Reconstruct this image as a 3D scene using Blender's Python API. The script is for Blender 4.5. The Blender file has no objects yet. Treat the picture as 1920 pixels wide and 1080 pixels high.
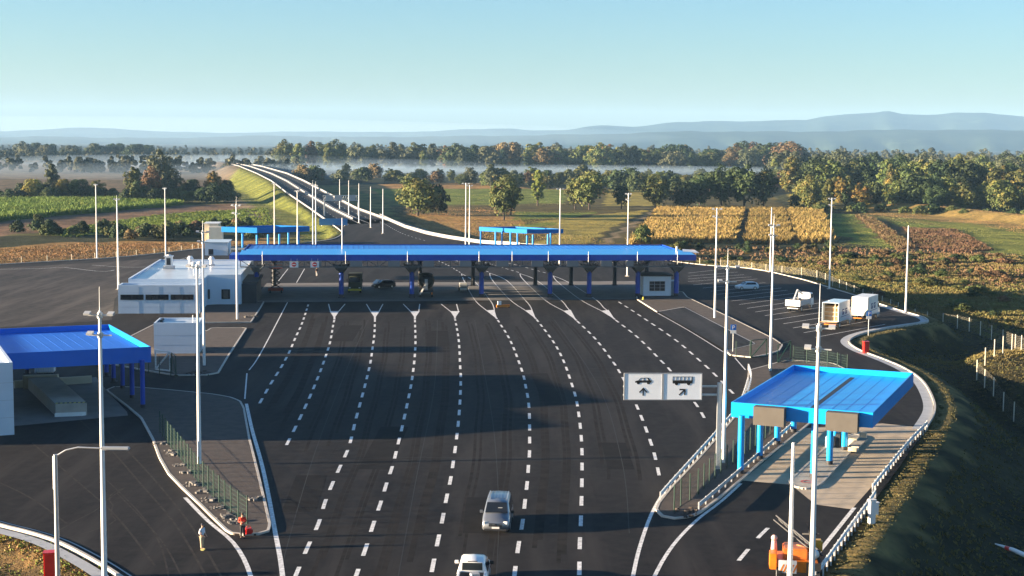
import bpy, bmesh, math, random
import numpy as np
from mathutils import Vector, Matrix
from mathutils.geometry import tessellate_polygon
random.seed(7); rng = np.random.default_rng(7)
D = bpy.data; SC = bpy.context.scene; COL = SC.collection
R_ = math.radians
# ------------------------------------------------------------------ camera, sky, sun, exposure
CAM_H, FPX, PITCH, ROLL = 27.0, 2800.0, math.atan(275/2800), R_(0.5)
cd = D.cameras.new('camera'); cam = D.objects.new('camera', cd); COL.objects.link(cam); SC.camera = cam
CM = Matrix.Rotation(math.pi/2 - PITCH, 3, 'X') @ Matrix.Rotation(ROLL, 3, 'Z')
cam.matrix_world = Matrix.Translation((0, 0, CAM_H)) @ CM.to_4x4()
cd.sensor_width = 36; cd.lens = FPX/1920*36; cd.clip_start = 1; cd.clip_end = 60000
SUN_EL, SUN_AZ = R_(7.5), R_(7.0)          # shadows run towards +X turned SUN_AZ towards +Y
w = D.worlds.new('World'); SC.world = w; w.use_nodes = True
wn = w.node_tree; sky = wn.nodes.new('ShaderNodeTexSky'); sky.sky_type = 'NISHITA'; sky.sun_disc = False
sky.sun_elevation = SUN_EL; sky.sun_rotation = R_(270) - SUN_AZ
sky.air_density = 1.0; sky.dust_density = 0.65; sky.ozone_density = 4.0
wn.links.new(sky.outputs[0], wn.nodes['Background'].inputs[0]); wn.nodes['Background'].inputs[1].default_value = 0.050
sl = D.lights.new('sun', 'SUN'); sl.energy = 5.0; sl.angle = R_(0.5); sl.color = (1.0, 0.78, 0.54)
so = D.objects.new('sun', sl); COL.objects.link(so); so.location = (-200, 0, 150)
tosun = Vector((-math.cos(SUN_AZ)*math.cos(SUN_EL), -math.sin(SUN_AZ)*math.cos(SUN_EL), math.sin(SUN_EL)))
so.rotation_euler = tosun.to_track_quat('Z', 'Y').to_euler()
SC.view_settings.view_transform = 'Standard'; SC.view_settings.look = 'None'
SC.view_settings.exposure = 2.58; SC.view_settings.gamma = 1
SC.render.engine = 'CYCLES'
cy = SC.cycles; cy.max_bounces = 6; cy.diffuse_bounces = 3; cy.glossy_bounces = 2; cy.transmission_bounces = 3
cy.transparent_max_bounces = 16; cy.volume_bounces = 1; cy.use_denoising = True
cy.caustics_reflective = False; cy.caustics_refractive = False
try: cy.denoiser = 'OPENIMAGEDENOISE'
except Exception: pass
# ------------------------------------------------------------------ helpers
CAMP = Vector((0, 0, CAM_H))
def ray(px, py):
    return (CM @ Vector(((px-960)/FPX, -(py-540)/FPX, -1.0)))
def G(px, py, z=0.0):
    "world point at height z seen at photo pixel"
    d = ray(px, py); t = (z-CAM_H)/d.z
    return CAMP + d*t
def AT(px, py, Y):
    d = ray(px, py); return CAMP + d*(Y/d.y)
def P2(px, py, z=0.0):
    p = G(px, py, z); return (p.x, p.y)
def proj(p):
    v = CM.transposed() @ (Vector(p)-CAMP); return (960+FPX*v.x/-v.z, 540-FPX*v.y/-v.z)
def pts(s, z=0.0):
    "string of 'x,y x,y' photo pixels -> world xy"
    return [P2(*map(float, q.split(',')), z) for q in s.split()]
class MB:
    def __init__(s): s.v = []; s.f = []; s.m = []; s.sm = []
    def add(s, vs, fs, m=0, smooth=False):
        o = len(s.v); s.v += [tuple(v) for v in vs]
        for f in fs: s.f.append(tuple(i+o for i in f)); s.m.append(m); s.sm.append(smooth)
        return s
    def box(s, c, size, rz=0, m=0, M=None):
        x, y, z = [q/2 for q in size]
        vs = [Vector((a*x, b*y, d*z)) for d in (-1, 1) for b in (-1, 1) for a in (-1, 1)]
        if rz: vs = [Matrix.Rotation(rz, 3, 'Z') @ v for v in vs]
        if M: vs = [M @ v for v in vs]
        vs = [v+Vector(c) for v in vs]
        return s.add(vs, [(0,2,3,1),(4,5,7,6),(0,1,5,4),(2,6,7,3),(0,4,6,2),(1,3,7,5)], m)
    def bx(s, x0, x1, y0, y1, z0, z1, m=0):
        return s.box(((x0+x1)/2, (y0+y1)/2, (z0+z1)/2), (abs(x1-x0), abs(y1-y0), abs(z1-z0)), 0, m)
    def bar(s, a, b, wd, h=None, m=0):
        a = Vector(a); b = Vector(b); h = h or wd; d = b-a; L = d.length
        if L < 1e-6: return s
        q = d.to_track_quat('X', 'Z').to_matrix()
        return s.box((a+b)/2, (L, wd, h), 0, m, q)
    def tube(s, a, b, r0, r1=None, n=8, m=0, caps=True):
        a = Vector(a); b = Vector(b); r1 = r0 if r1 is None else r1; q = (b-a).to_track_quat('Z', 'Y').to_matrix()
        vs = []
        for p, r in ((a, r0), (b, r1)):
            for i in range(n):
                t = 2*math.pi*i/n; vs.append(p + q @ Vector((r*math.cos(t), r*math.sin(t), 0)))
        fs = [(i, (i+1) % n, n+(i+1) % n, n+i) for i in range(n)]
        s.add(vs, fs, m, True)
        if caps: s.add(vs, [tuple(range(n))[::-1], tuple(range(n, 2*n))], m)
        return s
    def prism(s, poly, z0, z1, m=0, mtop=None):
        n = len(poly); A = sum(poly[i][0]*poly[(i+1) % n][1]-poly[(i+1) % n][0]*poly[i][1] for i in range(n))
        if A < 0: poly = poly[::-1]
        zt = (lambda i: z1[i] if isinstance(z1, (list, tuple)) else z1)
        vs = [(p[0], p[1], z0) for p in poly] + [(p[0], p[1], z1) for p in poly]
        s.add(vs, [(i, (i+1) % n, n+(i+1) % n, n+i) for i in range(n)], m)
        tr = tessellate_polygon([[Vector((p[0], p[1], 0)) for p in poly]])
        up = []
        for t in tr:
            a, b, c = [Vector((*poly[i], 0)) for i in t]
            if (b-a).cross(c-a).z < 0: t = (t[0], t[2], t[1])
            up.append(tuple(t))
        s.add(vs[n:], up, m if mtop is None else mtop)
        s.add(vs[:n], [t[::-1] for t in up], m)
        return s
    def sheet(s, poly, z, m=0):
        tr = tessellate_polygon([[Vector((p[0], p[1], 0)) for p in poly]]); up = []
        for t in tr:
            a, b, c = [Vector((*poly[i], 0)) for i in t]
            if (b-a).cross(c-a).z < 0: t = (t[0], t[2], t[1])
            up.append(tuple(t))
        return s.add([(p[0], p[1], z) for p in poly], up, m)
    def strip(s, pl, w0, z=0.0, h=0.0, off=0.0, m=0):
        "ribbon of width w0 along polyline; h>0 makes a raised kerb"
        P = [Vector((p[0], p[1])) for p in pl]; n = len(P); L = []; Rr = []
        zz = [(p[2] if len(p) > 2 else 0)+z for p in pl]
        for i in range(n):
            d = (P[min(i+1, n-1)]-P[max(i-1, 0)]).normalized(); nn = Vector((-d.y, d.x))
            L.append(P[i]+nn*(off+w0/2)); Rr.append(P[i]+nn*(off-w0/2))
        for i in range(n-1):
            a, b, c, d = Rr[i], Rr[i+1], L[i+1], L[i]
            z0, z1 = zz[i]+h, zz[i+1]+h
            s.add([(a.x,a.y,z0),(b.x,b.y,z1),(c.x,c.y,z1),(d.x,d.y,z0)], [(0,1,2,3)], m)
            if h > 0:
                s.add([(a.x,a.y,z0),(b.x,b.y,z1),(b.x,b.y,z1-h-.15),(a.x,a.y,z0-h-.15)], [(3,2,1,0)], m)
                s.add([(d.x,d.y,z0),(c.x,c.y,z1),(c.x,c.y,z1-h-.15),(d.x,d.y,z0-h-.15)], [(0,1,2,3)], m)
        return s
    def sphere(s, c, r, n=10, m=0, sc=(1,1,1)):
        vs = []; k = n//2
        for j in range(k+1):
            t = math.pi*j/k
            for i in range(n):
                a = 2*math.pi*i/n
                vs.append((c[0]+r*sc[0]*math.sin(t)*math.cos(a), c[1]+r*sc[1]*math.sin(t)*math.sin(a), c[2]+r*sc[2]*math.cos(t)))
        fs = [(j*n+i, (j+1)*n+i, (j+1)*n+(i+1) % n, j*n+(i+1) % n) for j in range(k) for i in range(n)]
        return s.add(vs, fs, m, True)
    def build(s, name, mats, parent=None, bevel=0):
        me = D.meshes.new(name); me.from_pydata(s.v, [], s.f); me.update()
        if not isinstance(mats, (list, tuple)): mats = [mats]
        for q in mats: me.materials.append(q)
        me.polygons.foreach_set('material_index', s.m); me.polygons.foreach_set('use_smooth', s.sm)
        if bevel:
            bm = bmesh.new(); bm.from_mesh(me); bmesh.ops.remove_doubles(bm, verts=bm.verts, dist=1e-4)
            bmesh.ops.bevel(bm, geom=list(bm.edges), offset=bevel, segments=2, affect='EDGES', clamp_overlap=True); bm.to_mesh(me); bm.free()
        o = D.objects.new(name, me); COL.objects.link(o)
        if parent: o.parent = parent
        return o
def tag(o, label=None, cat=None, group=None, kind=None):
    for k, v in (('label', label), ('category', cat), ('group', group), ('kind', kind)):
        if v: o[k] = v
    return o
def thing(name, label, cat, loc=(0,0,0), rz=0, group=None):
    o = D.objects.new(name, None); COL.objects.link(o); o.location = loc; o.rotation_euler = (0, 0, rz); o.empty_display_size = .3
    return tag(o, label, cat, group)
def struct(o): o['kind'] = 'structure'; return o
def copy_tree(o, parent=None):
    c = o.copy(); COL.objects.link(c)
    if parent: c.parent = parent
    for ch in list(o.children): copy_tree(ch, c)
    return c
def resample(pl, step, smooth=True):
    P = [Vector(p) for p in pl]
    if smooth and len(P) > 2:
        Q = []
        for i in range(len(P)-1):
            p0, p1, p2, p3 = P[max(i-1,0)], P[i], P[i+1], P[min(i+2,len(P)-1)]
            k = max(2, int((p2-p1).length/step)+1)
            for j in range(k):
                t = j/k; Q.append(.5*((2*p1)+(p2-p0)*t+(2*p0-5*p1+4*p2-p3)*t*t+(3*p1-p0-3*p2+p3)*t**3))
        Q.append(P[-1]); P = Q
    out = [P[0]]; acc = 0
    for i in range(1, len(P)):
        a, b = P[i-1], P[i]; L = (b-a).length
        while acc+L >= step and L > 1e-9:
            t = (step-acc)/L; a = a+(b-a)*t; out.append(a.copy()); L = (b-a).length; acc = 0
        acc += L
    if (out[-1]-P[-1]).length > step*.3: out.append(P[-1])
    return out
# ------------------------------------------------------------------ materials
def newmat(name):
    m = D.materials.new(name); m.use_nodes = True
    return m, m.node_tree.nodes, m.node_tree.links, m.node_tree.nodes['Principled BSDF']
def noise(nt, scale, detail=3, rough=.55, coord=None, stretch=None):
    n = nt.nodes.new('ShaderNodeTexNoise'); n.inputs['Scale'].default_value = scale; n.inputs['Detail'].default_value = detail; n.inputs['Roughness'].default_value = rough
    if coord is not None:
        if stretch:
            mp = nt.nodes.new('ShaderNodeMapping'); mp.inputs['Scale'].default_value = stretch[:3]
            if len(stretch) > 3: mp.inputs['Rotation'].default_value = (0, 0, stretch[3])
            nt.links.new(coord, mp.inputs[0]); nt.links.new(mp.outputs[0], n.inputs['Vector'])
        else: nt.links.new(coord, n.inputs['Vector'])
    return n
def mixc(nt, a, b, fac, mode='MIX'):
    m = nt.nodes.new('ShaderNodeMix'); m.data_type = 'RGBA'; m.blend_type = mode
    for i, q in ((0, fac), (6, a), (7, b)):
        if isinstance(q, (int, float)): m.inputs[i].default_value = q
        elif isinstance(q, tuple): m.inputs[i].default_value = (*q[:3], 1)
        else: nt.links.new(q, m.inputs[i])
    return m.outputs[2]
def ramp(nt, src, a, b):
    r = nt.nodes.new('ShaderNodeMapRange'); r.inputs[1].default_value = a; r.inputs[2].default_value = b; nt.links.new(src, r.inputs[0]); return r.outputs[0]
def simple(name, col, rough=.6, metal=0, var=.12, scale=1.5, bump=0, spec=None, coat=0, col2=None):
    m, N, L, B = newmat(name); nt = m.node_tree
    B.inputs['Roughness'].default_value = rough; B.inputs['Metallic'].default_value = metal
    if spec is not None: B.inputs['Specular IOR Level'].default_value = spec
    if coat: B.inputs['Coat Weight'].default_value = coat; B.inputs['Coat Roughness'].default_value = .1
    tc = N.new('ShaderNodeTexCoord').outputs['Object']
    n = noise(nt, scale, 5, .6, tc); c2 = col2 or tuple(max(0, q*(1-2*var)) for q in col)
    L.new(mixc(nt, c2, col, ramp(nt, n.outputs[0], .3, .62)), B.inputs['Base Color'])
    if bump:
        b = N.new('ShaderNodeBump'); b.inputs['Strength'].default_value = bump; b.inputs['Distance'].default_value = .05
        n2 = noise(nt, scale*12, 3, .6, tc); L.new(n2.outputs[0], b.inputs['Height']); L.new(b.outputs[0], B.inputs['Normal'])
    return m
def asphalt(name, base, light, amp=1.0):
    m, N, L, B = newmat(name); nt = m.node_tree; B.inputs['Roughness'].default_value = .82; B.inputs['Specular IOR Level'].default_value = .12
    tc = N.new('ShaderNodeTexCoord').outputs['Object']
    a = noise(nt, .05, 4, .6, tc); b = noise(nt, .9, 5, .65, tc); c = noise(nt, 1.0, 4, .6, tc, (.35, .03, 1, R_(6.6)))
    c2 = noise(nt, 1.0, 5, .6, tc, (1.6, .05, 1, R_(10)))
    col = mixc(nt, base, light, ramp(nt, a.outputs[0], .35, .7))
    col = mixc(nt, col, tuple(q*1.6 for q in light), ramp(nt, c.outputs[0], .47, .68))
    col = mixc(nt, col, tuple(q*.6 for q in base), ramp(nt, c2.outputs[0], .6, .85))
    wv = N.new('ShaderNodeTexWave'); wv.wave_type = 'BANDS'; wv.inputs['Scale'].default_value = .07; wv.inputs['Distortion'].default_value = 5.0; wv.inputs['Detail'].default_value = 2; wv.inputs['Detail Scale'].default_value = .15
    mp = N.new('ShaderNodeMapping'); mp.inputs['Rotation'].default_value = (0, 0, R_(20)); L.new(tc, mp.inputs[0]); L.new(mp.outputs[0], wv.inputs[0])
    tr = N.new('ShaderNodeMath'); tr.operation = 'MULTIPLY'; tr.inputs[1].default_value = .12*amp; L.new(ramp(nt, wv.outputs[1], .93, .99), tr.inputs[0])
    col = mixc(nt, col, tuple(q*2.1 for q in light), tr.outputs[0])
    sp = N.new('ShaderNodeMath'); sp.operation = 'MULTIPLY'; sp.inputs[1].default_value = .5; L.new(ramp(nt, b.outputs[0], .42, .66), sp.inputs[0])
    col = mixc(nt, col, tuple(q*1.5 for q in light), sp.outputs[0])
    L.new(col, B.inputs['Base Color'])
    bp = N.new('ShaderNodeBump'); bp.inputs['Strength'].default_value = .25; bp.inputs['Distance'].default_value = .02
    n3 = noise(nt, 6, 3, .6, tc); L.new(n3.outputs[0], bp.inputs['Height']); L.new(bp.outputs[0], B.inputs['Normal'])
    return m
ASPH = asphalt('asphalt', (.0098, .0096, .0102), (.0215, .0195, .0183))
ASPH_NEW = asphalt('fresh_asphalt', (.018, .019, .021), (.030, .030, .031), .3)
CONC = simple('concrete', (.42, .38, .32), .85, 0, .12, .5, .2)
CONC_DK = simple('old_concrete', (.16, .15, .14), .85, 0, .15, .4, .2)
KERB = simple('kerb_stone', (.50, .46, .40), .8, 0, .12, 1.2, .1)
PAVER = simple('gravel_paving', (.070, .052, .041), .9, 0, .22, .9, .4)
PAINT = simple('road_paint', (.80, .79, .76), .7, 0, .06, 3.0, .1, None, 0, (.42, .41, .39))
WHITE = simple('white_metal', (.80, .79, .76), .35, .0, .05, .8)
GALV = simple('galvanised_steel', (.60, .62, .63), .38, .6, .1, 1.2)
BLUE = simple('shaded_blue_sheet', (.003, .14, .62), .5, 0, .05, .35, 0)
BLUE_DK = simple('blue_steel', (.004, .06, .42), .4, 0, .1, .8)
ROOFB = simple('azure_roof_sheet', (.004, .21, .70), .42, 0, .07, .5)
AZURE = simple('azure_fascia', (.003, .17, .50), .6, 0, .06, .5, 0, .1)
CYAN = simple('light_blue_sheet', (.005, .31, .80), .3, 0, .05, .4)
DARK = simple('dark_steel', (.025, .028, .035), .6, 0, .2, 1.0)
TRUSS = simple('grey_truss_steel', (.13, .14, .15), .5, .3, .15, 1.5)
GREYP = simple('grey_panel', (.38, .40, .42), .5, .1, .06, .5)
WALL = simple('light_wall_panel', (.60, .69, .78), .55, .1, .04, .3)
ROOFM = simple('roof_membrane', (.60, .66, .70), .30, 0, .1, .25)
GLASS = simple('dark_glass', (.015, .02, .028), .08, 0, .2, .5)
RED = simple('red_paint', (.62, .02, .015), .35, 0, .1, 2)
ORANGE = simple('orange_paint', (.80, .22, .015), .4, 0, .12, 2)
GREEN = simple('green_powder_coat', (.006, .04, .025), .5, 0, .15, 2)
BEIGE = simple('beige_panel', (.62, .55, .43), .6, 0, .08, .6)
BLACK = simple('black_rubber', (.012, .012, .013), .7, 0, .2, 3)
WOOD = simple('light_wood', (.55, .33, .15), .7, 0, .2, 2)
TAN = simple('tan_panel', (.085, .077, .066), .7, 0, .08, 1)
BARK = simple('bark', (.07, .05, .035), .9, 0, .3, 3)
POSTC = simple('concrete_post', (.62, .56, .44), .8, 0, .1, 2)
YEL = simple('yellow_paint', (.65, .55, .04), .6, 0, .1, 2)
def mesh_mat(name, col, sx, sz, duty, alpha_min=.0):
    m, N, L, B = newmat(name); nt = m.node_tree; B.inputs['Base Color'].default_value = (*col, 1); B.inputs['Roughness'].default_value = .5
    tc = N.new('ShaderNodeTexCoord').outputs['UV']; sp = N.new('ShaderNodeSeparateXYZ'); L.new(tc, sp.inputs[0])
    outs = []
    for i, s in ((0, sx), (1, sz)):
        a = N.new('ShaderNodeMath'); a.operation = 'MULTIPLY'; a.inputs[1].default_value = 1/s; L.new(sp.outputs[i], a.inputs[0])
        b = N.new('ShaderNodeMath'); b.operation = 'FRACT'; L.new(a.outputs[0], b.inputs[0])
        c = N.new('ShaderNodeMath'); c.operation = 'LESS_THAN'; c.inputs[1].default_value = duty; L.new(b.outputs[0], c.inputs[0]); outs.append(c.outputs[0])
    mx = N.new('ShaderNodeMath'); mx.operation = 'MAXIMUM'; L.new(outs[0], mx.inputs[0]); L.new(outs[1], mx.inputs[1]); L.new(mx.outputs[0], B.inputs['Alpha'])
    return m
# ------------------------------------------------------------------ plan of the raised plaza (photo kerb lines laid on the ground)
plaza = [( -150, 72), (-60, 72)] and []
PL_right = pts('1533,1085 1580,1022 1640,938 1690,870 1733,806 1752,772 1748,745 1730,715 1700,693 1660,675 1615,658 1594,645 1594,636 1612,627 1650,618 1700,610 1738,604 1735,597 1715,590 1680,580 1640,567 1600,553 1560,541 1515,527 1475,517 1440,509 1400,503 1350,499 1310,496 1200,482 1120,469 1060,461 980,457 900,452 860,447 830,441 795,431 760,420 735,412')
PL_left = pts('607,410 622,420 637,431 641,437 634,444 615,450 570,455 500,458 440,462 370,467 300,475 200,484 100,490 0,496 -150,506 -400,524')
PL_sw = [(-160, 255), (-160, 130)] + pts('-400,905 -200,935 -60,968 0,985 60,1000 110,1017 160,1042 200,1065 240,1092') + [(-22, 80), (-18, 60), (14, 60)]
PLAZA = PL_right + PL_left + PL_sw
PLv = np.array(PLAZA)
def poly_sd(X, Y, P):
    "signed distance (negative inside)"
    d = np.full(X.shape, 1e9); ins = np.zeros(X.shape, bool); n = len(P)
    for i in range(n):
        ax, ay = P[i]; bx, by = P[(i+1) % n]; ex, ey = bx-ax, by-ay; l2 = ex*ex+ey*ey+1e-12
        t = np.clip(((X-ax)*ex+(Y-ay)*ey)/l2, 0, 1); d = np.minimum(d, np.hypot(X-ax-t*ex, Y-ay-t*ey))
        c = ((ay > Y) != (by > Y)) & (X < (bx-ax)*(Y-ay)/(by-ay+1e-12)+ax); ins ^= c
    return np.where(ins, -d, d)
def line_d(X, Y, P, vals=None):
    d = np.full(X.shape, 1e9); v = np.zeros(X.shape)
    for i in range(len(P)-1):
        ax, ay = P[i][:2]; bx, by = P[i+1][:2]; ex, ey = bx-ax, by-ay; l2 = ex*ex+ey*ey+1e-12
        t = np.clip(((X-ax)*ex+(Y-ay)*ey)/l2, 0, 1); q = np.hypot(X-ax-t*ex, Y-ay-t*ey); u = q < d
        d = np.where(u, q, d)
        if vals is not None: v = np.where(u, vals[i]+(vals[i+1]-vals[i])*t, v)
    return d, v
# highway sections: (px left, py, px right, py, z)
HWY = [(622,422,745,417,0), (605,412,725,411,0), (580,393,672,392,.3), (535,362,612,361,2.5), (507,340,572,340,4), (480,326,540,326,5.3), (447,312,492,312.5,6.0), (424,306,458,306.5,6.1), (405,302.5,432,303,6.0)]
HL = [G(a, b, z) for a, b, c, d, z in HWY]; HR = [G(c, d, z) for a, b, c, d, z in HWY]
HC = [(l+r)/2 for l, r in zip(HL, HR)]; HW_ = [(l-r).length/2 for l, r in zip(HL, HR)]
DITCH = pts('1545,520 1600,545 1680,578 1750,610 1790,645 1790,690 1840,730 1900,765 1990,815 2150,900', -2.5)
MOUND = P2(1945, 690, -1.5)
def terrain(X, Y):
    sd = poly_sd(X, Y, PLAZA)
    right = 1/(1+np.exp(-(X-(-5))/8))
    dr = np.interp(Y, [60, 100, 130, 180, 215, 250, 330, 420, 600, 900], [5, 4.6, 4.2, 3.6, 2.7, 2.3, 1.6, 1.6, 1.6, 2.0])
    dl = np.interp(Y, [60, 100, 130, 200, 400, 600, 900], [.6, .6, 1.0, 1.2, 1.4, 1.6, 2.0])
    drop = dr*right+dl*(1-right)
    dd, _ = line_d(X, Y, DITCH); ditch = 1.2*np.exp(-(dd/3.2)**2)*right
    mo = 2.7*np.exp(-(((X-MOUND[0])/15)**2+((Y-MOUND[1])/17)**2)**2)
    t = np.clip((sd-1.6)/(drop*1.9+.6), 0, 1); t = t*t*(3-2*t)
    h = -.05-(drop+ditch-mo)*t
    h = h + .22*np.sin(X*.13+np.sin(Y*.07)*2)*np.sin(Y*.11+1.3)*t*np.clip((sd-22)/20, 0, 1)
    h = np.where(sd < .3, -.45, h)
    q, hz = line_d(X, Y, [(c.x, c.y) for c in HC], [c.z for c in HC]); _, hw = line_d(X, Y, [(c.x, c.y) for c in HC], HW_)
    e = np.where(q < hw+.2, hz-.5, hz-.08-np.maximum(0, q-hw-1.5)*.48)
    dike, _ = line_d(X, Y, DIKE); dk = np.clip(2.6-np.maximum(0, dike-2.5)*.28, -9, 2.6)-1.7
    h = np.where(sd > 3, np.maximum(h, dk), h)
    far = np.clip((Y-2200)/4000, 0, 1)
    h = h-2*far
    return np.where(sd > .3, np.maximum(h, np.where((Y > HC[0].y-8) & (Y < HC[-1].y+60), e, -99)), h)
DIKE = pts('1480,366 1600,373 1720,384 1830,396 1920,405 2100,425 2300,450', 0.5)
# field and verge colours (soil / crop colours; the dark slope tone has shade in it), polygons in photo px laid on the field level
Z = -1.6
C = dict(scrub=(.080,.068,.026), scrubdk=(.035,.040,.018), green=(.12,.16,.032), maize=(.07,.115,.02), plough=(.165,.105,.068), dry=(.28,.17,.065), olive=(.13,.125,.04), corn=(.20,.115,.03), track=(.20,.155,.095), grass=(.14,.16,.035), shaded_grass=(.036,.034,.017), dike=(.24,.175,.06), brown=(.10,.060,.038), farf=(.13,.10,.065), wood=(.03,.036,.018), yelg=(.25,.21,.055), verge=(.15,.12,.05))
ZONES = [
 ('farf', '-300,300 560,300 560,345 420,378 -300,385'), ('wood', '540,300 2400,300 2400,395 1480,395 1450,372 690,348 540,345'),
 ('farf', '-300,345 430,345 400,362 -300,362'), ('olive', '-300,362 440,360 430,380 -300,380'),
 ('maize', '-300,376 0,376 200,373 320,377 350,385 250,394 100,408 0,418 -300,440'),
 ('plough', '-300,445 0,417 100,407 250,393 350,384 470,382 480,392 420,396 300,402 160,424 80,437 0,444 -300,470'),
 ('green', '80,440 160,424 250,409 330,400 420,394 500,390 520,430 400,428 330,432 230,437 120,445'),
 ('scrubdk', '-300,470 0,444 100,444 230,436 400,428 560,430 560,446 430,452 370,456 250,452 130,456 0,468 -300,490'),
 ('dry', '-300,490 0,466 130,455 250,452 370,456 520,446 520,460 370,468 200,484 0,498 -300,515'),
 ('track', '400,360 470,366 520,400 500,430 455,392 415,372'),
 ('grass', '420,345 500,312 560,360 640,412 640,452 575,452 540,425 500,400 460,378'),
 ('dry', '640,345 900,342 1000,352 1440,352 1440,362 690,362'), ('green', '690,352 1060,353 1060,380 760,385'), ('yelg', '1140,352 1230,352 1240,385 1130,390'),
 ('scrub', '730,385 1200,385 1215,392 1110,455 900,462 760,430'), ('dry', '760,402 950,405 1000,425 890,430 900,458 800,440'),
 ('green', '960,398 1120,398 1060,408 960,412'), ('yelg', '1010,415 1100,405 1215,393 1150,425 1095,458 1000,458 1040,440'), ('green', '960,420 1040,416 1040,422 960,428'), ('dry','900,410 960,405 960,418 900,425'),
 ('scrubdk', '1215,392 1222,394 1120,458 1100,458 1160,428'), ('track', '1222,394 1230,396 1185,425 1140,455 1122,456 1180,420'),
 ('corn', '1235,392 1396,392 1378,458 1180,460 1195,440'), ('corn', '1408,393 1540,393 1565,458 1395,460'), ('scrubdk', '1396,392 1408,392 1396,458 1377,458'),
 ('green', '1545,398 1600,402 1655,435 1700,470 1580,470 1560,430'), ('scrub','1560,440 1590,445 1600,470 1570,470'),
 ('yelg', '1480,360 1560,366 1600,372 1700,386 1680,400 1600,392 1480,390'), ('scrubdk', '1560,382 1625,372 1640,378 1600,396 1570,396'),
 ('brown', '1600,405 1640,410 1720,466 1680,470'), ('green', '1640,405 1700,410 1920,440 2300,470 2300,500 1860,475 1770,425 1690,425'),
 ('dike', '1640,386 1700,386 1920,405 2300,450 2300,480 1920,428 1800,418 1620,402'), ('olive', '1600,402 1800,417 1920,428 2300,480 2300,490 1920,438 1700,416 1630,410'),
 ('brown', '1690,425 1790,428 1865,468 1800,474 1720,468'), ('dry', '1690,432 1740,440 1800,470 1720,468'),
 ('grass', '1730,412 2300,470 2300,520 1880,478 1800,440'),
 ('scrubdk', '1180,458 1560,456 1700,466 1920,476 1920,486 1700,478 1500,472 1300,468 1180,470'),
 ('olive', '1300,485 1480,488 1700,500 1920,520 2300,560 2300,640 1920,600 1800,570 1640,540 1480,508 1300,497'),
]
def axis(seg):
    out = [seg[0][0]]
    for a, b, st, g in seg:
        x = a; s = st
        while x < b: x += s; s *= g; out.append(min(x, b))
    return np.array(sorted(set(np.round(out, 3))))
xr = axis([(0, 85, 1.25, 1), (85, 200, 1.6, 1.01), (200, 15000, 4, 1.06)]); gx = np.concatenate([-xr[::-1][:-1], xr])
gy = axis([(-300, 60, 20, 1), (60, 330, 1.3, 1), (330, 640, 2.0, 1.0), (640, 1400, 3.5, 1.012), (1400, 15000, 20, 1.07)])
GX, GY = np.meshgrid(gx, gy); GZ = terrain(GX, GY)
nx, ny = len(gx), len(gy)
me = D.meshes.new('ground'); me.vertices.add(nx*ny); me.vertices.foreach_set('co', np.stack([GX, GY, GZ], -1).ravel())
ii = (np.arange(ny-1)[:, None]*nx+np.arange(nx-1)[None]).ravel(); F = np.stack([ii, ii+1, ii+nx+1, ii+nx], -1)
me.loops.add(F.size); me.loops.foreach_set('vertex_index', F.ravel().astype(np.int32)); me.polygons.add(len(F))
me.polygons.foreach_set('loop_start', np.arange(len(F))*4); me.polygons.foreach_set('use_smooth', [True]*len(F)); me.update()
cols = np.zeros((ny, nx, 3)); 
base = np.where((GX[..., None] > -5), np.array(C['scrub']), np.array(C['olive'])); cols[:] = base
cols[GY > 1000] = C['wood']
def warp(X, Y): return X+1.2*np.sin(Y*.21+X*.1), Y+2.0*np.sin(X*.17+Y*.05)
WX, WY = warp(GX, GY)
for nm, s in ZONES:
    P = pts(s, Z); a = np.array(P); x0, y0 = a.min(0)-4; x1, y1 = a.max(0)+4
    iy = np.where((gy > y0) & (gy < y1))[0]; ix = np.where((gx > x0) & (gx < x1))[0]
    if len(iy) == 0 or len(ix) == 0: continue
    sl_ = np.ix_(iy, ix); sd = poly_sd(WX[sl_], WY[sl_], P); sub = cols[sl_]; sub[sd < 0] = C[nm]; cols[sl_] = sub
SDP = poly_sd(GX, GY, PLAZA)
wob = 1.2*np.sin(GX*.9+GY*.35)+.8*np.sin(GY*1.1)
vg = (SDP < 3.2+wob) & (GX > -30) & (GY < 300); cols[vg] = C['verge']
dk = (SDP >= 3.2+wob) & (SDP < 34) & (GX > 5) & (GY < 260); cols[dk] = C['shaded_grass'];  # shade below the plaza edge put into a darker ground colour
sw = (GX < -20) & (GY < 130); cols[sw] = (.15, .10, .045)
at = me.color_attributes.new('Col', 'FLOAT_COLOR', 'POINT')
at.data.foreach_set('color', np.concatenate([cols, np.ones((ny, nx, 1))], -1).astype(np.float32).ravel())
m, N, L, B = newmat('fields'); nt = m.node_tree; B.inputs['Roughness'].default_value = .95; B.inputs['Specular IOR Level'].default_value = .1
ca = N.new('ShaderNodeVertexColor'); ca.layer_name = 'Col'; tc = N.new('ShaderNodeTexCoord').outputs['Object']
n1 = noise(nt, .09, 5, .65, tc); n2 = noise(nt, .8, 5, .7, tc); n3 = noise(nt, 1, 4, .6, tc, (.5, .04, 1, R_(12)))
def mul(a, f): return mixc(nt, a, f, 1.0, 'MULTIPLY')
c_ = mixc(nt, mul(ca.outputs[0], (.55, .58, .6)), mul(ca.outputs[0], (1.45, 1.35, 1.2)), ramp(nt, n1.outputs[0], .35, .66))
c_ = mixc(nt, c_, mul(c_, (.45, .55, .5)), ramp(nt, n2.outputs[0], .5, .72))
c_ = mixc(nt, c_, mul(c_, (1.5, 1.35, 1.2)), ramp(nt, n3.outputs[0], .55, .75))
L.new(c_, B.inputs['Base Color'])
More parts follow.
